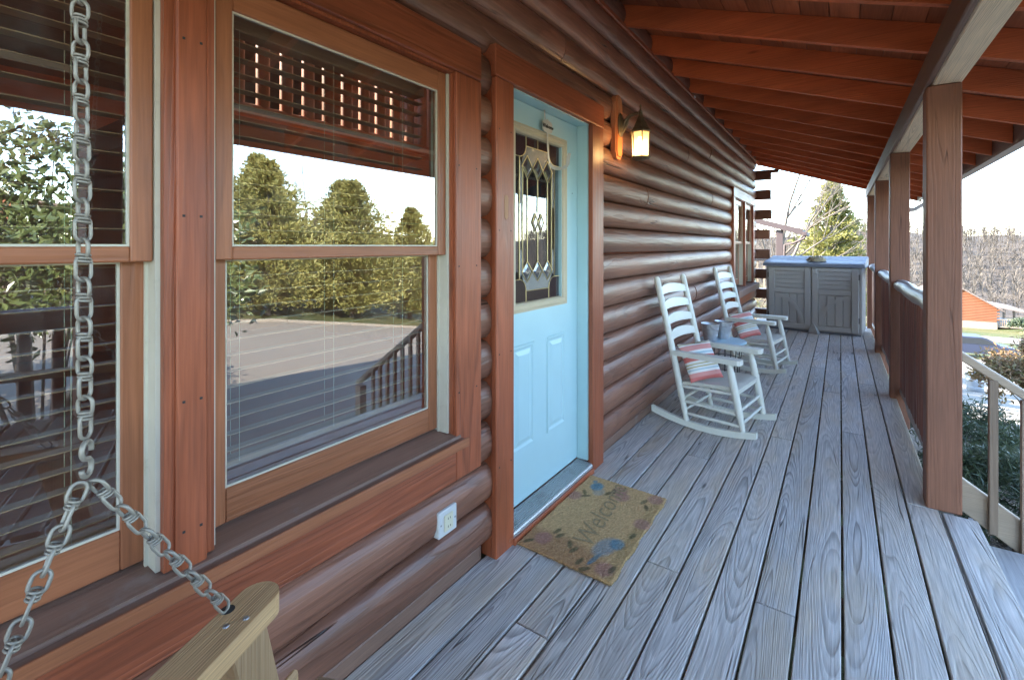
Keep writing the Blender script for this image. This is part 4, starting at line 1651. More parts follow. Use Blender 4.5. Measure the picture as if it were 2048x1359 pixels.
# ------------------------------------------------------------------ rocking chairs
def rocking_chair(loc, rz_, label):
    e = empty('rocking_chair', loc, label, 'rocking chair', 'white rocking chairs against the log wall', local=True, rz=rz_)
    HW = 0.250
    zr = 0.026
    def rock_z(x):
        return 0.015 + 0.62 * (x + 0.02) ** 2 * 0.55
    for s in (-1, 1):
        y = s * HW
        b = MB()
        n = 16
        top, bot = [], []
        for i in range(n + 1):
            x = -0.395 + 0.775 * i / n
            z = 0.34 * (x - 0.03) ** 2
            top.append((x, z + 0.046))
            bot.append((x, z + 0.001))
        b.prism(bot + top[::-1], (0, y - 0.017, 0), (1, 0, 0), (0, 0, 1), (0, 0.034, 0))
        b.build('rocker', M['white'], e)
        b = MB()
        b.tube([(-0.115, y, 0.045), (-0.165, y, 0.28), (-0.225, y, 0.56), (-0.285, y, 0.82), (-0.356, y, 1.115), (-0.36, y, 1.135)], [0.019, 0.024, 0.025, 0.0245, 0.024, 0.014], 12)
        b.build('back_post', M['white'], e, smooth=True, auto=60)
        b = MB()
        b.tube([(0.292, y, 0.042), (0.286, y, 0.08), (0.262, y, 0.20), (0.232, y, 0.35), (0.210, y, 0.46), (0.196, y, 0.535)], [0.014, 0.019, 0.026, 0.027, 0.025, 0.015], 12)
        b.build('front_post', M['white'], e, smooth=True, auto=60)
        # arm
        b = MB()
        ol = [(-0.235, -0.022), (-0.10, -0.030), (0.05, -0.040), (0.20, -0.047), (0.262, -0.047), (0.280, -0.036), (0.280, 0.036), (0.262, 0.047), (0.20, 0.047), (0.05, 0.036), (-0.10, 0.024), (-0.235, 0.020)]
        b.prism(ol, (0, y, 0.535), (1, 0, 0), (0, 1, 0), (0, 0, 0.036))
        b.build('armrest', M['white'], e)
    # ladder slats, bowed backwards with a curved top
    for i in range(4):
        zc = 0.675 + 0.117 * i
        b = MB()
        nn = 12
        vs = []
        for k in range(nn + 1):
            y = -HW + 0.006 + (2 * HW - 0.012) * k / nn
            q_ = (y / HW)
            bow = -0.028 * (1 - q_ * q_)
            lift = 0.030 * (1 - abs(q_) ** 2.4)
            xb = -0.244 - (zc - 0.675) * 0.235
            for (dx, dz) in ((0.006, -0.034 + 0.006 * (1 - q_ * q_)), (0.006, 0.014 + lift), (-0.006, 0.014 + lift), (-0.006, -0.034 + 0.006 * (1 - q_ * q_))):
                vs.append((xb + bow + dx - dz * 0.235, y, zc + dz))
        fs = []
        for k in range(nn):
            for j in range(4):
                fs.append((k * 4 + j, k * 4 + (j + 1) % 4, (k + 1) * 4 + (j + 1) % 4, (k + 1) * 4 + j))
        fs += [(0, 1, 2, 3), (nn * 4 + 3, nn * 4 + 2, nn * 4 + 1, nn * 4)]
        b.add(vs, fs)
        b.build('back_slat', M['white'], e, smooth=True, auto=40)
    # woven seat, slightly dished
    b = MB()
    nx_, ny_ = 16, 20
    vs = []
    for side in (0, 1):
        for i in range(nx_ + 1):
            for j in range(ny_ + 1):
                x = -0.185 + 0.435 * i / nx_
                y = -HW + 0.012 + (2 * HW - 0.024) * j / ny_
                xn, yn = (i / nx_) * 2 - 1, (j / ny_) * 2 - 1
                z = 0.338 + 0.07 * (x + 0.185) - 0.020 * (1 - xn * xn) * (1 - yn * yn) - 0.022 * abs(xn) ** 8
                if side:
                    z -= 0.024
                vs.append((x, y, z + random.uniform(-0.0012, 0.0012)))
    N = (nx_ + 1) * (ny_ + 1)
    fs = []
    for i in range(nx_):
        for j in range(ny_):
            a = i * (ny_ + 1) + j
            fs.append((a, a + 1, a + ny_ + 2, a + ny_ + 1))
            fs.append((N + a, N + a + ny_ + 1, N + a + ny_ + 2, N + a + 1))
    ed = [j for j in range(ny_ + 1)] + [i * (ny_ + 1) + ny_ for i in range(1, nx_ + 1)] + [nx_ * (ny_ + 1) + j for j in range(ny_ - 1, -1, -1)] + [i * (ny_ + 1) for i in range(nx_ - 1, 0, -1)]
    for k in range(len(ed)):
        k2 = (k + 1) % len(ed)
        fs.append((ed[k], ed[k2], N + ed[k2], N + ed[k]))
    b.add(vs, fs)
    b.build('seat', M['seatweave'], e, smooth=True, auto=60)
    def rung(p, q_, r=0.0115):
        b_ = MB()
        p, q_ = Vector(p), Vector(q_)
        b_.tube([p, p.lerp(q_, 0.15), p.lerp(q_, 0.5), p.lerp(q_, 0.85), q_], [r * 0.75, r, r * 1.08, r, r * 0.75], 8)
        b_.build('rung', M['white'], e, smooth=True, auto=60)
    for s in (-1, 1):
        y = s * HW
        rung((-0.150, y, 0.195), (0.266, y, 0.180))
        rung((-0.130, y, 0.105), (0.283, y, 0.100))
        rung((-0.17, y, 0.305), (0.243, y, 0.318))
    for (xx, zz) in ((0.262, 0.205), (0.281, 0.125), (0.238, 0.318)):
        rung((xx, -HW, zz), (xx, HW, zz))
    for (xx, zz) in ((-0.145, 0.215), (-0.128, 0.130), (-0.172, 0.312)):
        rung((xx, -HW, zz), (xx, HW, zz))
    return e


rocking_chair((0.425, 3.965, 0.0), R(-8), 'white ladder-back rocking chair closer to the aqua door, in front of the round table')
rocking_chair((0.432, 6.045, 0.0), R(-8), 'white ladder-back rocking chair between the round table and the far window')


def pillow_mat():
    t = NT('striped_cotton')
    o = t.sep(t.obj())
    y = t.m('MULTIPLY_ADD', o[1], 1 / 0.30, 0.5)
    Wt, Pk, Bl, Ol, Rd = (0.72, 0.70, 0.66), (0.62, 0.28, 0.25), (0.38, 0.50, 0.54), (0.46, 0.40, 0.22), (0.58, 0.17, 0.15)
    seq = [(0.0, Rd), (0.10, Pk), (0.20, Wt), (0.26, Bl), (0.29, Wt), (0.33, Ol), (0.36, Wt), (0.40, Ol), (0.43, Wt), (0.49, Rd), (0.62, Wt), (0.66, Bl), (0.71, Wt), (0.76, Pk), (0.90, Wt),
           (0.94, Ol), (0.965, Wt)]
    c = t.ramp(y, seq, 'CONSTANT')
    wv = t.noise(t.obj(), 300, 2.0)
    f = t.m('MULTIPLY_ADD', wv, 0.3, 0.85)
    t.bsdf(t.mix(1.0, c, t.xyz(f, f, f), 'MULTIPLY'), 0.9, 0, 0.15, t.bump(t.noise(t.obj(), 18, 3.0), 0.5, 0.01))
    return t.mat


M['pillow'] = pillow_mat()


def pillow(loc, rot, label, s=0.30, th=0.055):
    b = MB()
    n = 18
    vs = []
    for side in (1, -1):
        for i in range(n + 1):
            for j in range(n + 1):
                u, v = i / n * 2 - 1, j / n * 2 - 1
                e_ = max(0.0, (1 - abs(u) ** 2.2) * (1 - abs(v) ** 2.2)) ** 0.55
                pin = 1 - 0.07 * (1 - abs(v) ** 2) * abs(u) ** 3
                pin2 = 1 - 0.07 * (1 - abs(u) ** 2) * abs(v) ** 3
                z = side * (th * e_ + 0.004) + 0.004 * math.sin(u * 5 + v * 3) * e_
                vs.append((u * s / 2 * pin, v * s / 2 * pin2, z))
    N = (n + 1) ** 2
    fs = []
    for i in range(n):
        for j in range(n):
            a = i * (n + 1) + j
            fs.append((a, a + n + 1, a + n + 2, a + 1))
            fs.append((N + a, N + a + 1, N + a + n + 2, N + a + n + 1))
    ed = [j for j in range(n + 1)] + [i * (n + 1) + n for i in range(1, n + 1)] + [n * (n + 1) + j for j in range(n - 1, -1, -1)] + [i * (n + 1) for i in range(n - 1, 0, -1)]
    for k in range(len(ed)):
        k2 = (k + 1) % len(ed)
        fs.append((ed[k], ed[k2], N + ed[k2], N + ed[k]))
    b.add(vs, fs)
    o = b.build('throw_pillow', M['pillow'], smooth=True, org=(0, 0, 0))
    o.location = loc
    o.rotation_euler = rot
    tag(o, label, 'pillow', 'striped pillows on the rocking chairs')
    return o


def facing(nrm, roll):
    nrm = Vector(nrm).normalized()
    up = Vector((0, 0, 1))
    xa = up.cross(nrm).normalized()
    ya = nrm.cross(xa)
    mtx = Matrix((xa, ya, nrm)).transposed()
    return (mtx @ Matrix.Rotation(roll, 3, 'Z')).to_euler()


pillow((0.345, 3.865, 0.487), facing((0.62, -0.50, 0.42), R(4)), 'pink, blue and white striped pillow on the rocking chair closer to the door')
pillow((0.352, 5.945, 0.487), facing((0.62, -0.50, 0.42), R(7)), 'pink, blue and white striped pillow on the rocking chair by the far window')

# ------------------------------------------------------------------ side table, buckets
tb = empty('side_table', (0.30, 4.93, 0), 'round pale blue topped table with a wire basket base between the rocking chairs', 'table')
b = MB()
b.lathe([(0.0, 0.452), (0.205, 0.452), (0.216, 0.458), (0.218, 0.468), (0.212, 0.474), (0.0, 0.476)], 32, (0.30, 4.93, 0))
b.build('table_top', M['bluetop'], tb, smooth=True, auto=35)
for k in range(20):
    a = 2 * PI * k / 20
    b = MB()
    b.tube([(0.30 + 0.130 * math.cos(a), 4.93 + 0.130 * math.sin(a), 0.006), (0.30 + 0.182 * math.cos(a), 4.93 + 0.182 * math.sin(a), 0.450)], 0.003, 5)
    b.build('wire', M['iron'], tb)
for (z, r) in ((0.008, 0.131), (0.15, 0.147), (0.30, 0.165), (0.425, 0.179), (0.446, 0.182)):
    b = MB()
    b.ring([(0.30 + r * math.cos(2 * PI * k / 28), 4.93 + r * math.sin(2 * PI * k / 28), z) for k in range(28)], 0.0036, 5)
    b.build('hoop', M['iron'], tb)


def bucket(loc, r0, r1, h, label, tilt=(0, 0, 0)):
    e = empty('bucket', loc, label, 'bucket', 'galvanised buckets on the round table', local=True)
    e.rotation_euler = tilt
    b = MB()
    b.lathe([(0, 0.004), (r0 - 0.003, 0.004), (r0, 0.0), (r0 + (r1 - r0) * 0.33, h * 0.33), (r0 + (r1 - r0) * 0.33 + 0.003, h * 0.35), (r0 + (r1 - r0) * 0.37, h * 0.37),
             (r0 + (r1 - r0) * 0.72, h * 0.72), (r0 + (r1 - r0) * 0.72 + 0.004, h * 0.745), (r0 + (r1 - r0) * 0.77, h * 0.77), (r1, h), (r1 + 0.004, h + 0.002), (r1 + 0.004, h + 0.006), (r1, h + 0.008),
             (r1 - 0.004, h), (r0 - 0.004, 0.008), (0, 0.008)], 28)
    b.build('body', M['galv'], e, smooth=True, auto=30)
    for s in (-1, 1):
        b = MB()
        b.box((-0.012, s * r1 - 0.004 * s - 0.005, h - 0.03), (0.012, s * r1 + 0.005, h - 0.004), 0.002)
        b.build('ear', M['galv'], e)
    b = MB()
    b.tube([(0.02 + 0.06 * math.sin(R(a)), -(r1 + 0.006) * math.cos(R(a)), h - 0.015 - 0.045 * math.sin(R(a))) for a in range(0, 181, 15)], 0.002, 6)
    b.build('handle', M['chain'], e, smooth=True)
    return e


bucket((0.215, 4.82, 0.477), 0.058, 0.082, 0.155, 'galvanised bucket at the front of the pale blue table top')
bucket((0.290, 5.015, 0.477), 0.058, 0.082, 0.155, 'galvanised bucket standing behind the other one, nearer the log wall', (0, R(3), 0.6))

# ------------------------------------------------------------------ storage cabinet
bx = empty('storage_cabinet', (0.865, 8.95, 0), 'taupe resin two-door storage cabinet with a slate lid at the porch end', 'cabinet', local=True, rz=R(-5.5))
W2, D, HB = 0.655, 0.70, 1.045
b = MB()
b.box((-W2, 0.02, 0.03), (W2, D, HB), 0.01)
b.build('body', M['resin'], bx)
for s in (-1, 1):
    x0, x1 = (-W2 + 0.045, -0.009) if s < 0 else (0.009, W2 - 0.045)
    f0, f1 = -0.004, 0.019
    b = MB()
    b.box((x0, 0.004, 0.05), (x1, f1, HB - 0.012))
    d_ = b.build('cabinet_door', M['resin'], bx)
    st_w = 0.085
    def rail_(lo, hi, nm):
        q = MB()
        q.box(lo, hi, 0.005)
        q.build(nm, M['resin'], d_)
    rail_((x0, -0.030, 0.05), (x0 + st_w, 0.003, HB - 0.012), 'stile')
    rail_((x1 - st_w, -0.030, 0.05), (x1, 0.003, HB - 0.012), 'stile')
    rail_((x0 + st_w + 0.001, -0.028, 0.05), (x1 - st_w - 0.001, 0.003, 0.125), 'rail')
    rail_((x0 + st_w + 0.001, -0.028, 0.975), (x1 - st_w - 0.001, 0.003, HB - 0.012), 'rail')
    rail_((x0 + st_w + 0.001, -0.026, 0.615), (x1 - st_w - 0.001, 0.003, 0.700), 'rail')
    for i in range(4):
        za = 0.704 + i * 0.0675
        q = MB()
        q.add([(x0 + st_w, 0.0035, za + 0.006), (x1 - st_w, 0.0035, za + 0.006), (x1 - st_w, -0.022, za + 0.008), (x0 + st_w, -0.022, za + 0.008),
               (x0 + st_w, -0.006, za + 0.0655), (x1 - st_w, -0.006, za + 0.0655), (x0 + st_w, 0.0035, za + 0.0655), (x1 - st_w, 0.0035, za + 0.0655)],
              [(0, 1, 2, 3), (3, 2, 5, 4), (4, 5, 7, 6), (0, 3, 4, 6), (1, 7, 5, 2), (0, 6, 7, 1)])
        q.build('louvre', M['resin'], d_)
    pw = (x1 - x0 - 2 * st_w) / 4
    for i in range(4):
        rail_((x0 + st_w + pw * i + 0.005, -0.012, 0.130), (x0 + st_w + pw * (i + 1) - 0.005, 0.0035, 0.609), 'board')
    # curved brace
    ro, ri = 0.47, 0.42
    xin = x1 - st_w - 0.004 if s < 0 else x0 + st_w + 0.004
    sx = -1 if s < 0 else 1
    pts = []
    span = x1 - x0 - 2 * st_w - 0.008
    for i in range(13):
        a = R(90 * i / 12)
        pts.append((xin + sx * span * (1 - math.cos(a)), 0.13 + 0.48 * math.sin(a)))
    pts2 = []
    for i in range(13):
        a = R(90 * i / 12)
        pts2.append((xin + sx * (0.055 + (span - 0.055) * (1 - math.cos(a))), 0.13 + 0.425 * math.sin(a)))
    q = MB()
    for i in range(12):
        q.prism([pts[i], pts[i + 1], pts2[i + 1], pts2[i]], (0, -0.032, 0), (1, 0, 0), (0, 0, 1), (0, 0.0195, 0))
    q.build('curved_brace', M['resin'], d_)
    for zh in (0.20, 0.86):
        q = MB()
        xh = x0 - 0.012 if s < 0 else x1 + 0.002
        q.box((xh - 0.006, -0.012, zh), (xh + 0.012, 0.019, zh + 0.085), 0.002)
        q.build('hinge', M['iron'], bx)
# latch and lid
b = MB()
b.box((0.015, -0.042, 0.945), (0.075, -0.0305, 1.022), 0.006)
b.build('latch', M['resin'], bx)
b = MB()
b.prism([(-0.055, 1.050), (-0.055, 1.088), (0.02, 1.118), (D + 0.03, 1.205), (D + 0.03, 1.050)], (-W2 - 0.035, 0, 0), (0, 1, 0), (0, 0, 1), (2 * W2 + 0.07, 0, 0))
ld_ = b.build('lid', M['lid'], bx)
for i in range(7):
    y = -0.035 + 0.105 * i
    zz = 1.092 + (y + 0.055) * 0.148
    b = MB()
    b.obox((0, y + 0.04, zz + 0.0075), ((1, 0, 0), (0, 1, 0.148), (0, -0.148, 1)), (W2 + 0.03, 0.034, 0.010), 0.004)
    b.build('lid_rib', M['lidrib'], ld_)
b = MB()
b.box((-W2 + 0.02, 0.035, 0.0), (W2 - 0.02, D - 0.02, 0.029))
b.build('plinth', M['lid'], bx)
# rope wreath on the lid
b = MB()
for k in range(3):
    r = 0.125 - 0.018 * k
    b.ring([(0.925 + r * math.cos(2 * PI * i / 30), 9.09 + r * 0.75 * math.sin(2 * PI * i / 30), 1.158 + 0.017 * k + 0.13 * (r * 0.75 * math.sin(2 * PI * i / 30)) + 0.004 * math.sin(i * 2.1)) for i in range(30)], 0.0165, 7)
o = b.build('rope_coil', M['rope'], smooth=True)
tag(o, 'coil of tan rope lying on the slate lid of the storage cabinet', 'rope')
# stone propped against the doors
b = MB()
b.add([(0.82, 8.86, 0), (0.96, 8.80, 0), (0.99, 8.92, 0), (0.84, 8.925, 0), (0.865, 8.895, 0.15), (0.895, 8.88, 0.155), (0.90, 8.925, 0.12), (0.86, 8.925, 0.11), (0.95, 8.87, 0.06)],
      [(0, 1, 8, 5, 4), (1, 2, 8), (2, 6, 5, 8), (2, 3, 7, 6), (3, 0, 4, 7), (4, 5, 6, 7), (0, 3, 2, 1)])
o = b.build('stone', M['stone'])
tag(o, 'grey wedge-shaped stone at the foot of the storage cabinet doors', 'stone')

# ------------------------------------------------------------------ hanging porch swing and its chains
SX = 0.44
sw = empty('porch_swing', (1.0, 0.1, 0.45), 'weathered tan wooden porch swing with a round-ended armrest hung by zinc chains', 'swing')
for xs_ in (SX + 0.02, 1.60):
    b = MB()
    ol = [(-0.032, -0.24), (0.032, -0.24)] + [(0.032 * math.cos(R(a)), 0.400 + 0.032 * math.sin(R(a))) for a in range(0, 181, 15)]
    b.prism(ol, (xs_, 0, 0.766), (1, 0, 0), (0, 1, 0), (0, 0, 0.034))
    a_ = b.build('armrest', M['swing'], sw)
    for (dx, dy) in ((0.012, 0.355), (-0.006, 0.335)):
        q = MB()
        q.lathe([(0.005, 0.0), (0.004, 0.0014), (0, 0.0016)], 8, (xs_ + dx + 0.006, dy - 0.002, 0.8))
        q.build('screw', M['screw'], a_)
    q = MB()
    q.lathe([(0.011, 0.0), (0.0, 0.0008)], 12, (xs_ - 0.024, 0.362, 0.8))
    q.build('chain_hole', M['black'], a_)
    b = MB()
    b.obox((xs_ - 0.003, 0.402, 0.615), ((1, 0, 0), (0, 0.97, 0.25), (0, -0.25, 0.97)), (0.018, 0.036, 0.148), 0.003)
    b.build('arm_support', M['swing_z'], sw)
    b = MB()
    b.box((xs_ - 0.042, -0.14, 0.480), (xs_ - 0.024, 0.545, 0.550), 0.008)
    b.build('seat_rail', M['swing'], sw)
for i in range(8):
    b = MB()
    y = -0.09 + i * 0.074
    b.box((SX - 0.01, y, 0.551), (1.63, y + 0.062, 0.569), 0.004)
    b.build('seat_slat', M['swing_x'], sw)
for (y, z) in ((0.532, 0.515), (0.495, 0.50)):
    b = MB()
    b.box((SX + 0.035, y - 0.012, z - 0.03), (1.58, y + 0.012, z + 0.03), 0.005)
    b.build('apron', M['swing_x'], sw)
for i in range(6):
    b = MB()
    z = 0.60 + i * 0.075
    y = -0.11 - (z - 0.55) * 0.22
    b.box((SX - 0.01, y - 0.01, z), (1.63, y + 0.006, z + 0.062), 0.004)
    b.build('back_slat', M['swing_x'], sw)
for xs_ in (SX + 0.06, 1.02, 1.54):
    b = MB()
    b.beam((xs_, -0.108, 0.50), (xs_, -0.235, 1.07), 0.05, 0.022, up=(0, 1, 0), ch=0.003)
    b.build('back_strut', M['swing_z'], sw)

PV = Vector((SX - 0.004, 0.362, 0))
ROT = Matrix.Rotation(R(23), 3, 'Z')
sw.location = PV + ROT @ (Vector((1.0, 0.1, 0.45)) - PV)
sw.rotation_euler = (0, 0, R(23))
# one chain link: two elongated loops at right angles joined by a wound knot
LPT = 0.0500
link_b = MB()
wr = 0.0024
def loop_pts(z0, z1, hw_, ax):
    pts = []
    n = 8
    rtop = hw_
    for i in range(n + 1):
        a = PI * i / n
        pts.append((hw_ * math.cos(a), z1 - rtop + rtop * math.sin(a)))
    for i in range(n + 1):
        a = PI + PI * i / n
        pts.append((hw_ * math.cos(a), z0 + rtop + rtop * math.sin(a)))
    return [((p, 0, z) if ax == 0 else (0, p, z)) for p, z in pts]


link_b.ring(loop_pts(-0.002, 0.0300, 0.0088, 0), wr, 6)
link_b.ring(loop_pts(-0.0245, 0.001, 0.0088, 1), wr, 6)
for zz in (-0.0035, 0.0008, 0.005):
    link_b.ring([(0.0068 * math.cos(2 * PI * k / 10), 0.0062 * math.sin(2 * PI * k / 10), zz + 0.001 * math.cos(2 * PI * k / 10)) for k in range(10)], 0.0019, 5)
link_mesh = None


def chain(name, p, q, label, spin):
    global link_mesh
    p, q = Vector(p), Vector(q)
    e = empty(name, p, label, 'chain', 'zinc chains of the porch swing')
    d = q - p
    n = max(1, round(d.length / LPT))
    rot = d.to_track_quat('Z', 'Y')
    for i in range(n):
        c = p + d * ((i + 0.5) / n)
        ang = spin + 0.25 * math.sin(i * 0.55) + i * 0.02
        eu = (rot.to_matrix() @ Matrix.Rotation(ang, 3, 'Z')).to_euler()
        if link_mesh is None:
            o = link_b.build('link', M['chain'], e, smooth=True, org=(0, 0, 0))
            link_mesh = o.data
        else:
            o = bpy.data.objects.new('link', link_mesh)
            link(o, e)
        o.location = c - p
        o.rotation_euler = eu
    return e


spl = Vector((SX, 0.188, 1.085))
chain('hanging_chain', (SX, 0.172, 2.76), spl + Vector((0, 0, 0.052)), 'long zinc chain hanging from the roof in front of the windows', 0.5)
chain('hanging_chain', spl + Vector((0.0, 0.006, -0.008)), (SX - 0.004, 0.360, 0.804), 'short zinc chain running from the hook down to the swing armrest', 0.9)
chain('hanging_chain', spl + Vector((0.0, -0.004, -0.008)), (0.50, -0.05, 0.50), 'zinc chain running from the hook down to the back of the swing seat', 0.3)
chain('hanging_chain', (1.50, 0.72, 2.47), (1.49, 0.66, 1.10), 'zinc chain on the railing side of the swing', 0.5)
chain('hanging_chain', (1.49, 0.66, 1.09), (1.487, 0.808, 0.804), 'short zinc chain to the armrest on the railing side of the swing', 0.9)
# S hook
b = MB()
hr = 0.0098
pth = [(hr * math.cos(R(a)), hr + hr * math.sin(R(a))) for a in range(-20, 271, 18)]
pth += [(hr * math.cos(R(a)), -hr + hr * math.sin(R(a))) for a in range(72, -191, -18)]
b.tube([spl + Vector((0.004 - y_ * 0.75, y_ * 0.66, z_ * 1.15 + 0.022)) for (y_, z_) in pth], 0.0032, 8)
o = b.build('s_hook', M['chain'], smooth=True)
tag(o, 'zinc S-hook joining the hanging chain to the two swing chains', 'hook')

# ------------------------------------------------------------------ vegetation
M['bark'] = plain('grey_bark', (0.13, 0.105, 0.082), 0.9, var=0.35, scale=9, bump=0.5, bscale=30)
M['twig'] = plain('tan_twigs', (0.30, 0.235, 0.17), 0.9, var=0.3, scale=2.0)
M['cedar'] = foliage('cedar_sprays', (0.12, 0.13, 0.035), (0.31, 0.275, 0.085))
M['holly'] = foliage('glossy_leaves', (0.035, 0.065, 0.018), (0.13, 0.16, 0.055), 0.3, 0.15, 0.6)
M['shrub'] = foliage('dark_shrub_leaves', (0.035, 0.055, 0.025), (0.11, 0.13, 0.07), 0.45)
M['nandina'] = foliage('red_tinged_leaves', (0.10, 0.11, 0.03), (0.30, 0.16, 0.09), 0.4)
M['drygrass'] = foliage('pale_dry_twigs', (0.36, 0.30, 0.20), (0.22, 0.18, 0.12), 0.9, 0.1, 0.1)


def leaf(b, p, d, L, w, rnd=random):
    d = Vector(d).normalized()
    s_ = d.cross(Vector((rnd.uniform(-1, 1), rnd.uniform(-1, 1), rnd.uniform(-1, 1))))
    if s_.length < 1e-3:
        return
    s_.normalize()
    nrm = d.cross(s_)
    p = Vector(p)
    m_ = p + d * L * 0.5 + nrm * L * 0.08
    i = len(b.v)
    b.v += [tuple(p), tuple(m_ + s_ * w * 0.5), tuple(p + d * L), tuple(m_ - s_ * w * 0.5)]
    b.f.append((i, i + 1, i + 2, i + 3))


def rvec(r=random):
    while True:
        v = Vector((r.uniform(-1, 1), r.uniform(-1, 1), r.uniform(-1, 1)))
        if 0.05 < v.length < 1:
            return v.normalized()


def cedar_mesh(h, rad, n, seed, base=0.04):
    r = random.Random(seed)
    b = MB()
    lumps = [(r.uniform(0, 2 * PI), r.uniform(0.05, 0.95), r.uniform(0.45, 1.4)) for _ in range(34)]
    boughs = []
    for i in range(int(n / 26)):
        f = base + (1 - base) * r.random() ** 1.25
        a = r.uniform(0, 2 * PI)
        lm = 1.0
        for (la, lf_, lk) in lumps:
            da = abs((a - la + PI) % (2 * PI) - PI)
            if da < 0.5 and abs(f - lf_) < 0.14:
                lm = lk
        rr = rad * (1 - f) ** 0.78 * (0.62 + 0.38 * min(1, f * 4)) * lm * r.uniform(0.62, 1.18) + 0.10
        boughs.append((f, a, rr))
    for (f, a, rr) in boughs:
        z = f * h
        o_ = Vector((math.cos(a), math.sin(a), 0))
        rise = r.uniform(0.05, 0.5)
        for k in range(26):
            q = r.random() ** 0.55
            p = o_ * rr * q + Vector((0, 0, z + rr * q * rise)) + rvec(r) * 0.16 * (0.4 + rr * 0.22)
            d = o_ * 0.8 + Vector((0, 0, 0.45)) + rvec(r) * 0.75
            leaf(b, p, d, r.uniform(0.16, 0.34), r.uniform(0.05, 0.10), r)
    return b


def tree_trunk(h, r0, seed=1, boughs=14):
    r = random.Random(seed)
    b = MB()
    b.tube([(0, 0, -0.3), (0.03, 0.02, h * 0.3), (-0.02, 0.03, h * 0.65), (0, 0, h * 0.96)], [r0, r0 * 0.8, r0 * 0.45, r0 * 0.08], 8)
    for i in range(boughs):
        z = h * r.uniform(0.1, 0.85)
        a = r.uniform(0, 2 * PI)
        L = (h - z) * 0.28
        b.tube([(0, 0, z), (L * 0.5 * math.cos(a), L * 0.5 * math.sin(a), z + L * 0.2), (L * math.cos(a), L * math.sin(a), z + L * 0.5)], [r0 * 0.25, r0 * 0.15, 0.006], 5)
    return b


def cedar(loc, h, rad, n, seed, label, src=None, rot=0.0, sc_=1.0):
    if src is None:
        e = empty('cedar_tree', loc, label, 'tree', 'evergreen cedars round the cabin', local=True, rz=rot)
        cedar_mesh(h, rad, n, seed).build('crown', M['cedar'], e, org=(0, 0, 0), fix=False)
        tree_trunk(h, h * 0.022, seed).build('trunk', M['bark'], e, smooth=True, org=(0, 0, 0))
    else:
        e = copy_tree(src)
        e.location = loc
        e.rotation_euler = (0, 0, rot)
        e['label'] = label
    e.scale = (sc_, sc_, sc_)
    return e


cd = cedar((0.95, 24.0, gz(1, 24) - 0.1), 8.1, 2.35, 15000, 3, 'tall olive-green cedar standing beyond the end of the porch')
cb = cedar((18.6, 10.6, gz(18.6, 10.6)), 6.4, 3.1, 17000, 8, 'broad cedar across the driveway, mirrored in the window beside the door', None, 1.3, 1.0)
cedar((19.4, 15.4, gz(19.4, 15.4)), 1, 1, 1, 1, 'widest cedar across the driveway with a bare tree rising behind it', cb, 2.6, 1.08)
cedar((20.6, 20.6, gz(20.6, 20.6)), 1, 1, 1, 1, 'farthest cedar of the row across the driveway', cb, 4.1, 1.05)
cedar((18.9, 6.2, gz(18.9, 6.2)), 1, 1, 1, 1, 'small cedar at the near end of the row across the driveway', cb, 5.2, 0.8)
cedar((-3.6, 31.0, gz(0, 31) - 0.1), 1, 1, 1, 1, 'cedar half hidden behind the neighbouring porch roof', cd, 0.7, 0.75)


def bare_tree(loc, h, seed, label, name='bare_tree', mat='bark', spread=0.55, levels=5, r0=None, lean=(0, 0), group='leafless winter trees', kids=(2, 3), cut=0.30):
    r = random.Random(seed)
    e = empty(name, loc, label, 'tree', group, local=True)
    tr = MB()
    tw = MB()
    def grow(p, d, L, rad, lv):
        n = 3
        pts = [p]
        dd = d.copy()
        for i in range(n):
            dd = (dd + rvec(r) * 0.16 + Vector((0, 0, 0.04))).normalized()
            pts.append(pts[-1] + dd * L / n)
        rs = [rad * (1 - 0.35 * i / n) for i in range(n + 1)]
        (tr if lv >= levels - 1 else tw).tube(pts, rs, 6 if lv >= levels - 1 else (4 if lv > 1 else 3), cap=False)
        if lv <= 0:
            return
        for k in range(r.randint(*kids) + (1 if lv >= levels - 1 else 0)):
            a = r.uniform(0.35, 1.0)
            i = r.choice((1, 2, 3, 3)) if lv < levels else r.choice((2, 3, 3))
            ax = rvec(r)
            nd = (dd + ax * spread * (0.7 + a)).normalized()
            if nd.z < 0.2:
                nd.z = 0.2 + abs(nd.z) * 0.3
                nd.normalize()
            grow(pts[i], nd, L * r.uniform(0.58, 0.8), rs[i] * r.uniform(0.5, 0.68), lv - 1)
        grow(pts[-1], (dd + rvec(r) * 0.2).normalized(), L * 0.75, rs[-1] * 0.85, lv - 1)
    grow(Vector((0, 0, -0.2)), Vector((lean[0], lean[1], 1)).normalized(), h * cut, r0 or h * 0.022, levels)
    tr.build('trunk', M[mat], e, smooth=True, org=(0, 0, 0), fix=False)
    tw.build('crown', M[mat], e, smooth=True, org=(0, 0, 0), fix=False)
    return e


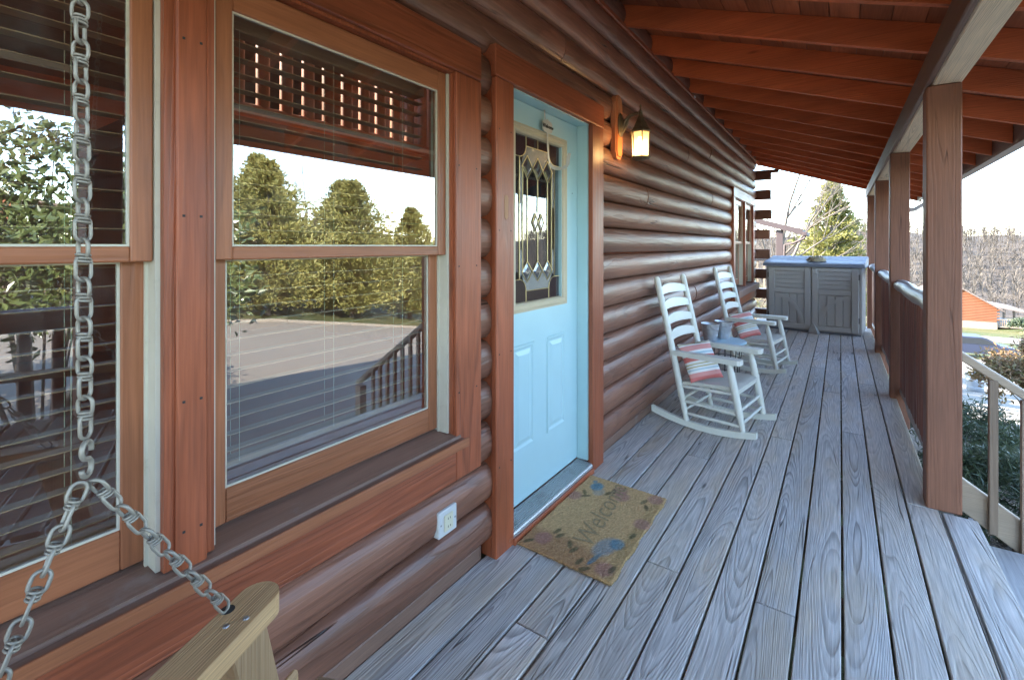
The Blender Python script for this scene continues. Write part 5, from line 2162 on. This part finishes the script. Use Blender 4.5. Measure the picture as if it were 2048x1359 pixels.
bare_tree((-0.62, 21.0, gz(0, 21)), 10.0, 12, 'tall leafless tree rising beside the log corner, left of the cedar', r0=0.16, lean=(-0.06, 0), levels=6, spread=0.40, cut=0.36)
cedar((23.5, 12.6, gz(23.5, 12.6)), 1, 1, 1, 1, 'cedar standing behind the row across the driveway', cb, 3.3, 1.15)
cedar((24.5, 18.4, gz(24.5, 18.4)), 1, 1, 1, 1, 'tall cedar behind the farthest one of the row across the driveway', cb, 0.4, 1.2)
bare_tree((22.5, 15.0, gz(22.5, 15)), 9.5, 5, 'leafless tree rising behind the cedars across the driveway', r0=0.15, levels=5)
bare_tree((-2.6, 27.0, gz(-2, 27)), 7.0, 22, 'slender leafless tree behind the neighbouring porch', r0=0.10, levels=5)
bare_tree((23.2, 75.5, gz(23, 75)), 9.0, 31, 'big round-headed tan leafless tree in front of the far cabin', r0=0.22, levels=6, mat='twig', spread=0.75, kids=(3, 3), cut=0.20)


def bush(name, loc, rx, ry_, rz_, n, mat, label, L=(0.05, 0.09), w=(0.025, 0.04), seed=1, group=None, up=0.2, cat='shrub', stems=10, hollow=0.55):
    r = random.Random(seed)
    e = empty(name, loc, label, cat, group, local=True)
    b = MB()
    cl_ = []
    for i in range(max(6, int(n / 90))):
        v = rvec(r)
        if v.z < -0.35:
            v.z *= -0.5
        k = r.uniform(hollow, 1.0)
        cl_.append(Vector((v.x * rx * k, v.y * ry_ * k, rz_ * (0.5 + 0.5 * v.z * k))))
    for i in range(n):
        c = r.choice(cl_)
        p = c + rvec(r) * r.random() * 0.26 * min(rx, ry_, rz_)
        d = rvec(r) + Vector((p.x / rx, p.y / ry_, up)) * 0.8
        leaf(b, p, d, r.uniform(*L), r.uniform(*w), r)
    b.build('foliage', M[mat], e, org=(0, 0, 0), fix=False)
    b = MB()
    for i in range(stems):
        q = r.choice(cl_)
        b.tube([(q.x * 0.15, q.y * 0.15, -0.1), (q.x * 0.5, q.y * 0.5, q.z * 0.6), tuple(q)], [0.018, 0.012, 0.005], 5)
    b.build('stem', M['bark'], e, smooth=True, org=(0, 0, 0))
    return e


bush('holly_bush', (6.3, 1.4, gz(6, 1)), 1.9, 2.4, 3.7, 15000, 'holly', 'tall glossy-leaved evergreen bush across from the swing, mirrored in its window', (0.09, 0.16), (0.04, 0.07), 2, stems=18)
bush('low_shrub', (2.45, 5.6, gz(2.4, 5.6)), 0.55, 0.8, 0.85, 7000, 'shrub', 'dark needle-leaved shrub below the stair handrail', (0.06, 0.12), (0.010, 0.018), 3, 'shrubs beside the porch')
bush('low_shrub', (2.55, 7.4, gz(2.5, 7.4)), 0.6, 0.8, 0.9, 6000, 'shrub', 'dark shrub in the bed farther along the log railing', (0.06, 0.12), (0.010, 0.018), 5, 'shrubs beside the porch')
bush('nandina_bush', (4.35, 13.2, gz(4.3, 13)), 0.85, 0.9, 1.75, 7000, 'nandina', 'sunlit green and reddish bush at the driveway beyond the handrail', (0.07, 0.13), (0.03, 0.05), 7)
bush('clipped_bush', (19.2, 80.0, gz(19, 80)), 1.4, 1.4, 1.7, 3500, 'shrub', 'round dark green bush in front of the far cabin porch', (0.16, 0.26), (0.09, 0.14), 9)
bush('dry_brush', (-1.2, 26.5, gz(0, 26)), 2.6, 1.6, 4.0, 5000, 'drygrass', 'tan dry brush below the bare tree beyond the cabinet', (0.3, 0.6), (0.012, 0.03), 11, cat='brush', hollow=0.2)
bush('dry_brush', (3.4, 30.0, gz(3, 30)), 2.4, 1.6, 3.2, 5000, 'drygrass', 'tan dry brush at the foot of the slope beside the cedar', (0.3, 0.6), (0.012, 0.03), 13, cat='brush', hollow=0.2)

# far wooded hillside: thousands of bare trunks and twigs, one mass
r = random.Random(5)
fw = MB()
for i in range(3600):
    y = 112 + 175 * r.random() ** 0.8
    x = r.uniform(-75, 130) * (y / 200.0)
    z = gz(x, y)
    h = r.uniform(5.0, 8.5)
    top = Vector((x + r.uniform(-0.6, 0.6), y + r.uniform(-0.6, 0.6), z + h))
    base_ = Vector((x, y, z - 0.3))
    fw.tube([base_, base_.lerp(top, 0.5), base_.lerp(top, 0.8)], [0.10, 0.06, 0.015], 3, cap=False)
    for k in range(30):
        f = r.uniform(0.25, 0.82)
        p = base_.lerp(top, f)
        v = rvec(r)
        v.z = abs(v.z) * 0.9 + 0.25
        L = (1.15 - f) * h * r.uniform(0.3, 0.55)
        q = p + v.normalized() * L
        sd = v.cross(Vector((0, 0, 1)))
        sd = (sd.normalized() if sd.length > 1e-3 else Vector((1, 0, 0))) * r.uniform(0.03, 0.09)
        j = len(fw.v)
        fw.v += [tuple(p), tuple(p.lerp(q, 0.6) + sd), tuple(q), tuple(p.lerp(q, 0.6) - sd)]
        fw.f.append((j, j + 1, j + 2, j + 3))
M['woods'] = foliage('far_winter_woods', (0.075, 0.064, 0.055), (0.14, 0.115, 0.088), 0.95, 0.1, 0.05)
o = fw.build('far_woods', M['woods'], org=(0, 0, 0), fix=False)
tag(o, 'grey-brown leafless woods covering the far hillside', 'woods', kind='stuff')

# ------------------------------------------------------------------ far cabin, neighbouring porch, car, bin, markers
def siding_mat():
    t = NT('orange_log_siding')
    o = t.sep(t.obj())
    f = t.m('FRACT', t.m('DIVIDE', o[2], 0.2))
    nz = t.noise(t.obj(), 2.0, 3.0)
    c = t.mix(nz, (0.20, 0.070, 0.032), (0.26, 0.10, 0.046))
    t.bsdf(c, 0.6, 0, 0.3, t.bump(t.m('SINE', t.m('MULTIPLY', f, PI)), 0.4, 0.05))
    return t.mat


M['siding'] = siding_mat()
M['stonebase'] = plain('stone_base', (0.25, 0.20, 0.14), 0.85, var=0.3, scale=3)


def far_cabin(loc, rz_, label):
    e = empty('neighbour_cabin', loc, label, 'cabin', None, local=True, rz=rz_)
    w, d, h, rg = 4.2, 5.0, 2.7, 5.6
    # log courses of the gable end and sides
    for i in range(27):
        z = 0.9 + i * 0.2
        if z < h:
            hw_ = w
        else:
            hw_ = w * (rg - z - 0.1) / (rg - h)
        if hw_ < 0.2 or z > rg - 0.3:
            break
        b = MB()
        b.tube([(-hw_ - (0.25 if z < h and i % 2 else 0), -d, z + 0.1), (hw_ + (0.25 if z < h and i % 2 else 0), -d, z + 0.1)], 0.105, 8)
        b.build('log', M['siding'], e, smooth=True, auto=50)
    b = MB()
    b.box((-w, -d + 0.05, 0.0), (w, d, h))
    b.prism([(-w, h), (w, h), (0, rg - 0.1)], (0, -d + 0.05, 0), (1, 0, 0), (0, 0, 1), (0, 2 * d - 0.1, 0))
    b.build('wall', M['siding'], e)
    b = MB()
    b.box((-w - 0.05, -d - 0.12, -0.6), (w + 0.05, d, 0.9))
    b.build('stone_base', M['stonebase'], e)
    for s in (-1, 1):
        b = MB()
        k = (rg - h) / w
        b.prism([(0, rg), (s * (w + 0.6), rg - k * (w + 0.6)), (s * (w + 0.6), rg - k * (w + 0.6) + 0.16), (0, rg + 0.16)], (0, -d - 0.6, 0), (1, 0, 0), (0, 0, 1), (0, 2 * d + 1.2, 0))
        b.build('roof', M['shingle'], e)
    # porch on the right side
    b = MB()
    b.prism([(w, 2.75), (w + 3.0, 2.2), (w + 3.0, 2.32), (w, 2.9)], (0, -d - 0.3, 0), (1, 0, 0), (0, 0, 1), (0, 2 * d, 0))
    b.build('porch_roof', M['shingle'], e)
    b = MB()
    b.box((w + 0.02, -d, 0.3), (w + 2.7, d, 0.45))
    b.build('porch_floor', M['tan_x'], e)
    for y in (-d + 0.1, 0, d - 0.1):
        b = MB()
        b.box((w + 2.5, y - 0.1, -0.6), (w + 2.7, y + 0.1, 2.3))
        b.build('porch_post', M['tan_z'], e)
    for i in range(15):
        b = MB()
        b.box((w + 0.2 + i * 0.17, -d + 0.02, 0.46), (w + 0.25 + i * 0.17, -d + 0.07, 1.25))
        b.build('baluster', M['tan_z'], e)
    b = MB()
    b.box((w + 0.1, -d, 1.255), (w + 2.6, -d + 0.09, 1.33))
    b.build('rail', M['tan_x'], e)
    for (xa, za) in ((-2.4, 1.5),):
        b = MB()
        b.box((xa - 0.45, -d - 0.14, za), (xa + 0.45, -d - 0.02, za + 1.2))
        wq = b.build('window', M['white'], e)
        q = MB()
        q.box((xa - 0.37, -d - 0.15, za + 0.08), (xa + 0.37, -d - 0.142, za + 1.12))
        q.build('pane', M['black'], wq)
    return e


far_cabin((13.2, 88.5, gz(14, 86) + 0.2), R(0), 'orange log cabin with a gable end down the slope beyond the handrail')
far_cabin((38.0, 1.0, gz(38, 1)), R(90), 'log cabin with a brown roof across the driveway, mirrored behind the tall bush')

nb_ = empty('neighbour_porch', (-1.2, 16.3, gz(-1, 16)), 'brown gabled porch roof on a post of the cabin next door', 'porch')
zg = gz(-1, 16)
b = MB()
kx = lambda x: 1.70 - (x - 0.36) * 0.30
M['darkeave'] = plain('dark_eave_paint', (0.075, 0.05, 0.045), 0.7)
b.prism([(0.36, kx(0.36)), (-4.0, kx(-4.0)), (-4.0, kx(-4.0) + 0.17), (0.36, kx(0.36) + 0.17)], (0, 15.9, 0), (1, 0, 0), (0, 0, 1), (0, 1.4, 0))
b.build('roof', M['darkeave'], nb_)
b = MB()
b.box((0.365, 15.85, 1.68), (0.47, 17.35, 1.79), 0.01)
b.build('gutter', M['darkeave'], nb_)
b = MB()
b.tube([(0.42, 15.92, 1.69), (0.40, 15.92, 1.60), (0.12, 15.96, 1.46), (-0.10, 16.02, 1.42), (-0.12, 16.02, -0.1)], 0.032, 8)
b.build('downspout', M['darkeave'], nb_, smooth=True)
b = MB()
b.box((-0.32, 16.0, zg - 0.2), (-0.14, 16.18, 1.86), 0.005)
b.build('post', M['darkeave'], nb_)
b = MB()
b.box((-4.0, 15.95, -0.12), (-0.05, 17.3, 0.02))
b.build('floor', M['deck'], nb_)
b = MB()
b.box((-4.0, 16.02, 0.94), (-0.33, 16.10, 1.0))
b.build('rail', M['iron'], nb_)
for i in range(20):
    b = MB()
    b.box((-3.9 + i * 0.18, 16.04, 0.03), (-3.86 + i * 0.18, 16.08, 0.935))
    b.build('baluster', M['tan_z'], nb_)
b = MB()
b.box((-6.0, 15.95, zg - 0.3), (-4.02, 19.5, 3.2))
b.build('wall', M['siding'], nb_)

# parked car
M['carpaint'] = plain('slate_blue_car_paint', (0.04, 0.045, 0.07), 0.5, 0.0, 0.3, var=0.03)
M['carglass'] = plain('car_glass', (0.02, 0.025, 0.03), 0.08, 0.0, 0.8, var=0.0)
M['tyre'] = plain('tyre_rubber', (0.02, 0.02, 0.02), 0.8)
M['headlamp'] = plain('lamp_glass', (0.75, 0.70, 0.68), 0.15, 0.2)
cx_, cy_ = 9.6, 49.0
car = empty('parked_car', (cx_, cy_, gz(cx_, cy_) + 0.02), 'dark slate-blue car parked at the bottom of the driveway behind the post', 'car', local=True, rz=R(4))
b = MB()
prof = [(-2.1, 0.35), (-2.15, 0.75), (-2.0, 1.0), (-1.75, 1.48), (-1.5, 1.56), (0.2, 1.56), (0.45, 1.48), (1.15, 1.02), (1.95, 0.88), (2.15, 0.70), (2.15, 0.35)]
b.prism(prof, (0, -0.82, 0), (1, 0, 0), (0, 0, 1), (0, 1.64, 0))
b.build('body', M['carpaint'], car)
for s in (-1, 1):
    b = MB()
    b.prism([(-1.68, 1.04), (-1.50, 1.44), (0.15, 1.47), (0.42, 1.38), (0.95, 1.05)], (0, s * 0.825 - 0.006, 0), (1, 0, 0), (0, 0, 1), (0, 0.012, 0))
    b.build('side_window', M['carglass'], car)
    for x in (-1.35, 1.35):
        b = MB()
        b.tube([(x, s * 0.66, 0.33), (x, s * 0.86, 0.33)], 0.33, 18)
        wh = b.build('wheel', M['tyre'], car)
        q = MB()
        q.tube([(x, s * 0.861, 0.33), (x, s * 0.872, 0.33)], 0.20, 14)
        q.build('rim', M['galv'], wh)
    b = MB()
    b.box((2.02, s * 0.55 - 0.16, 0.66), (2.17, s * 0.55 + 0.16, 0.80), 0.03)
    b.build('headlight', M['headlamp'], car)
b = MB()
b.add([(0.50, -0.70, 1.49), (0.50, 0.70, 1.49), (1.13, 0.72, 1.06), (1.13, -0.72, 1.06)], [(0, 3, 2, 1)])
b.build('windscreen', M['carglass'], car, fix=False)

# galvanised bin
bn = empty('trash_can', (5.75, 26.5, gz(5.7, 26.5) + 0.012), 'galvanised lidded trash can standing beside the driveway behind the stair rail', 'trash can', local=True)
b = MB()
b.lathe([(0.0, 0.0), (0.25, 0.0), (0.26, 0.02), (0.27, 0.2), (0.278, 0.21), (0.272, 0.22), (0.29, 0.45), (0.297, 0.46), (0.292, 0.47), (0.305, 0.70)], 28)
b.build('body', M['galv'], bn, smooth=True, auto=30)
b = MB()
b.lathe([(0.32, 0.685), (0.325, 0.725), (0.30, 0.74), (0.15, 0.775), (0.0, 0.785)], 28)
b.build('lid', M['galv'], bn, smooth=True, auto=30)
b = MB()
b.tube([(-0.07, 0, 0.78), (-0.05, 0, 0.83), (0.05, 0, 0.83), (0.07, 0, 0.78)], 0.012, 8)
b.build('handle', M['galv'], bn, smooth=True)

for (u_, y, wh) in ((16.2, 60.5, 'in front of the far cabin gable'), (19.5, 62.5, 'in front of the far cabin porch')):
    e = empty('marker_post', (u_, y, gz(u_, y)), 'short white marker post on the lawn ' + wh, 'marker post', 'white marker posts')
    b = MB()
    b.box((u_ - 0.17, y - 0.17, gz(u_, y) - 0.1), (u_ + 0.17, y + 0.17, gz(u_, y) + 0.95), 0.03)
    b.build('shaft', M['white'], e)
    b = MB()
    b.box((u_ - 0.21, y - 0.21, gz(u_, y) + 0.952), (u_ + 0.21, y + 0.21, gz(u_, y) + 1.03), 0.02)
    b.build('cap', M['white'], e)
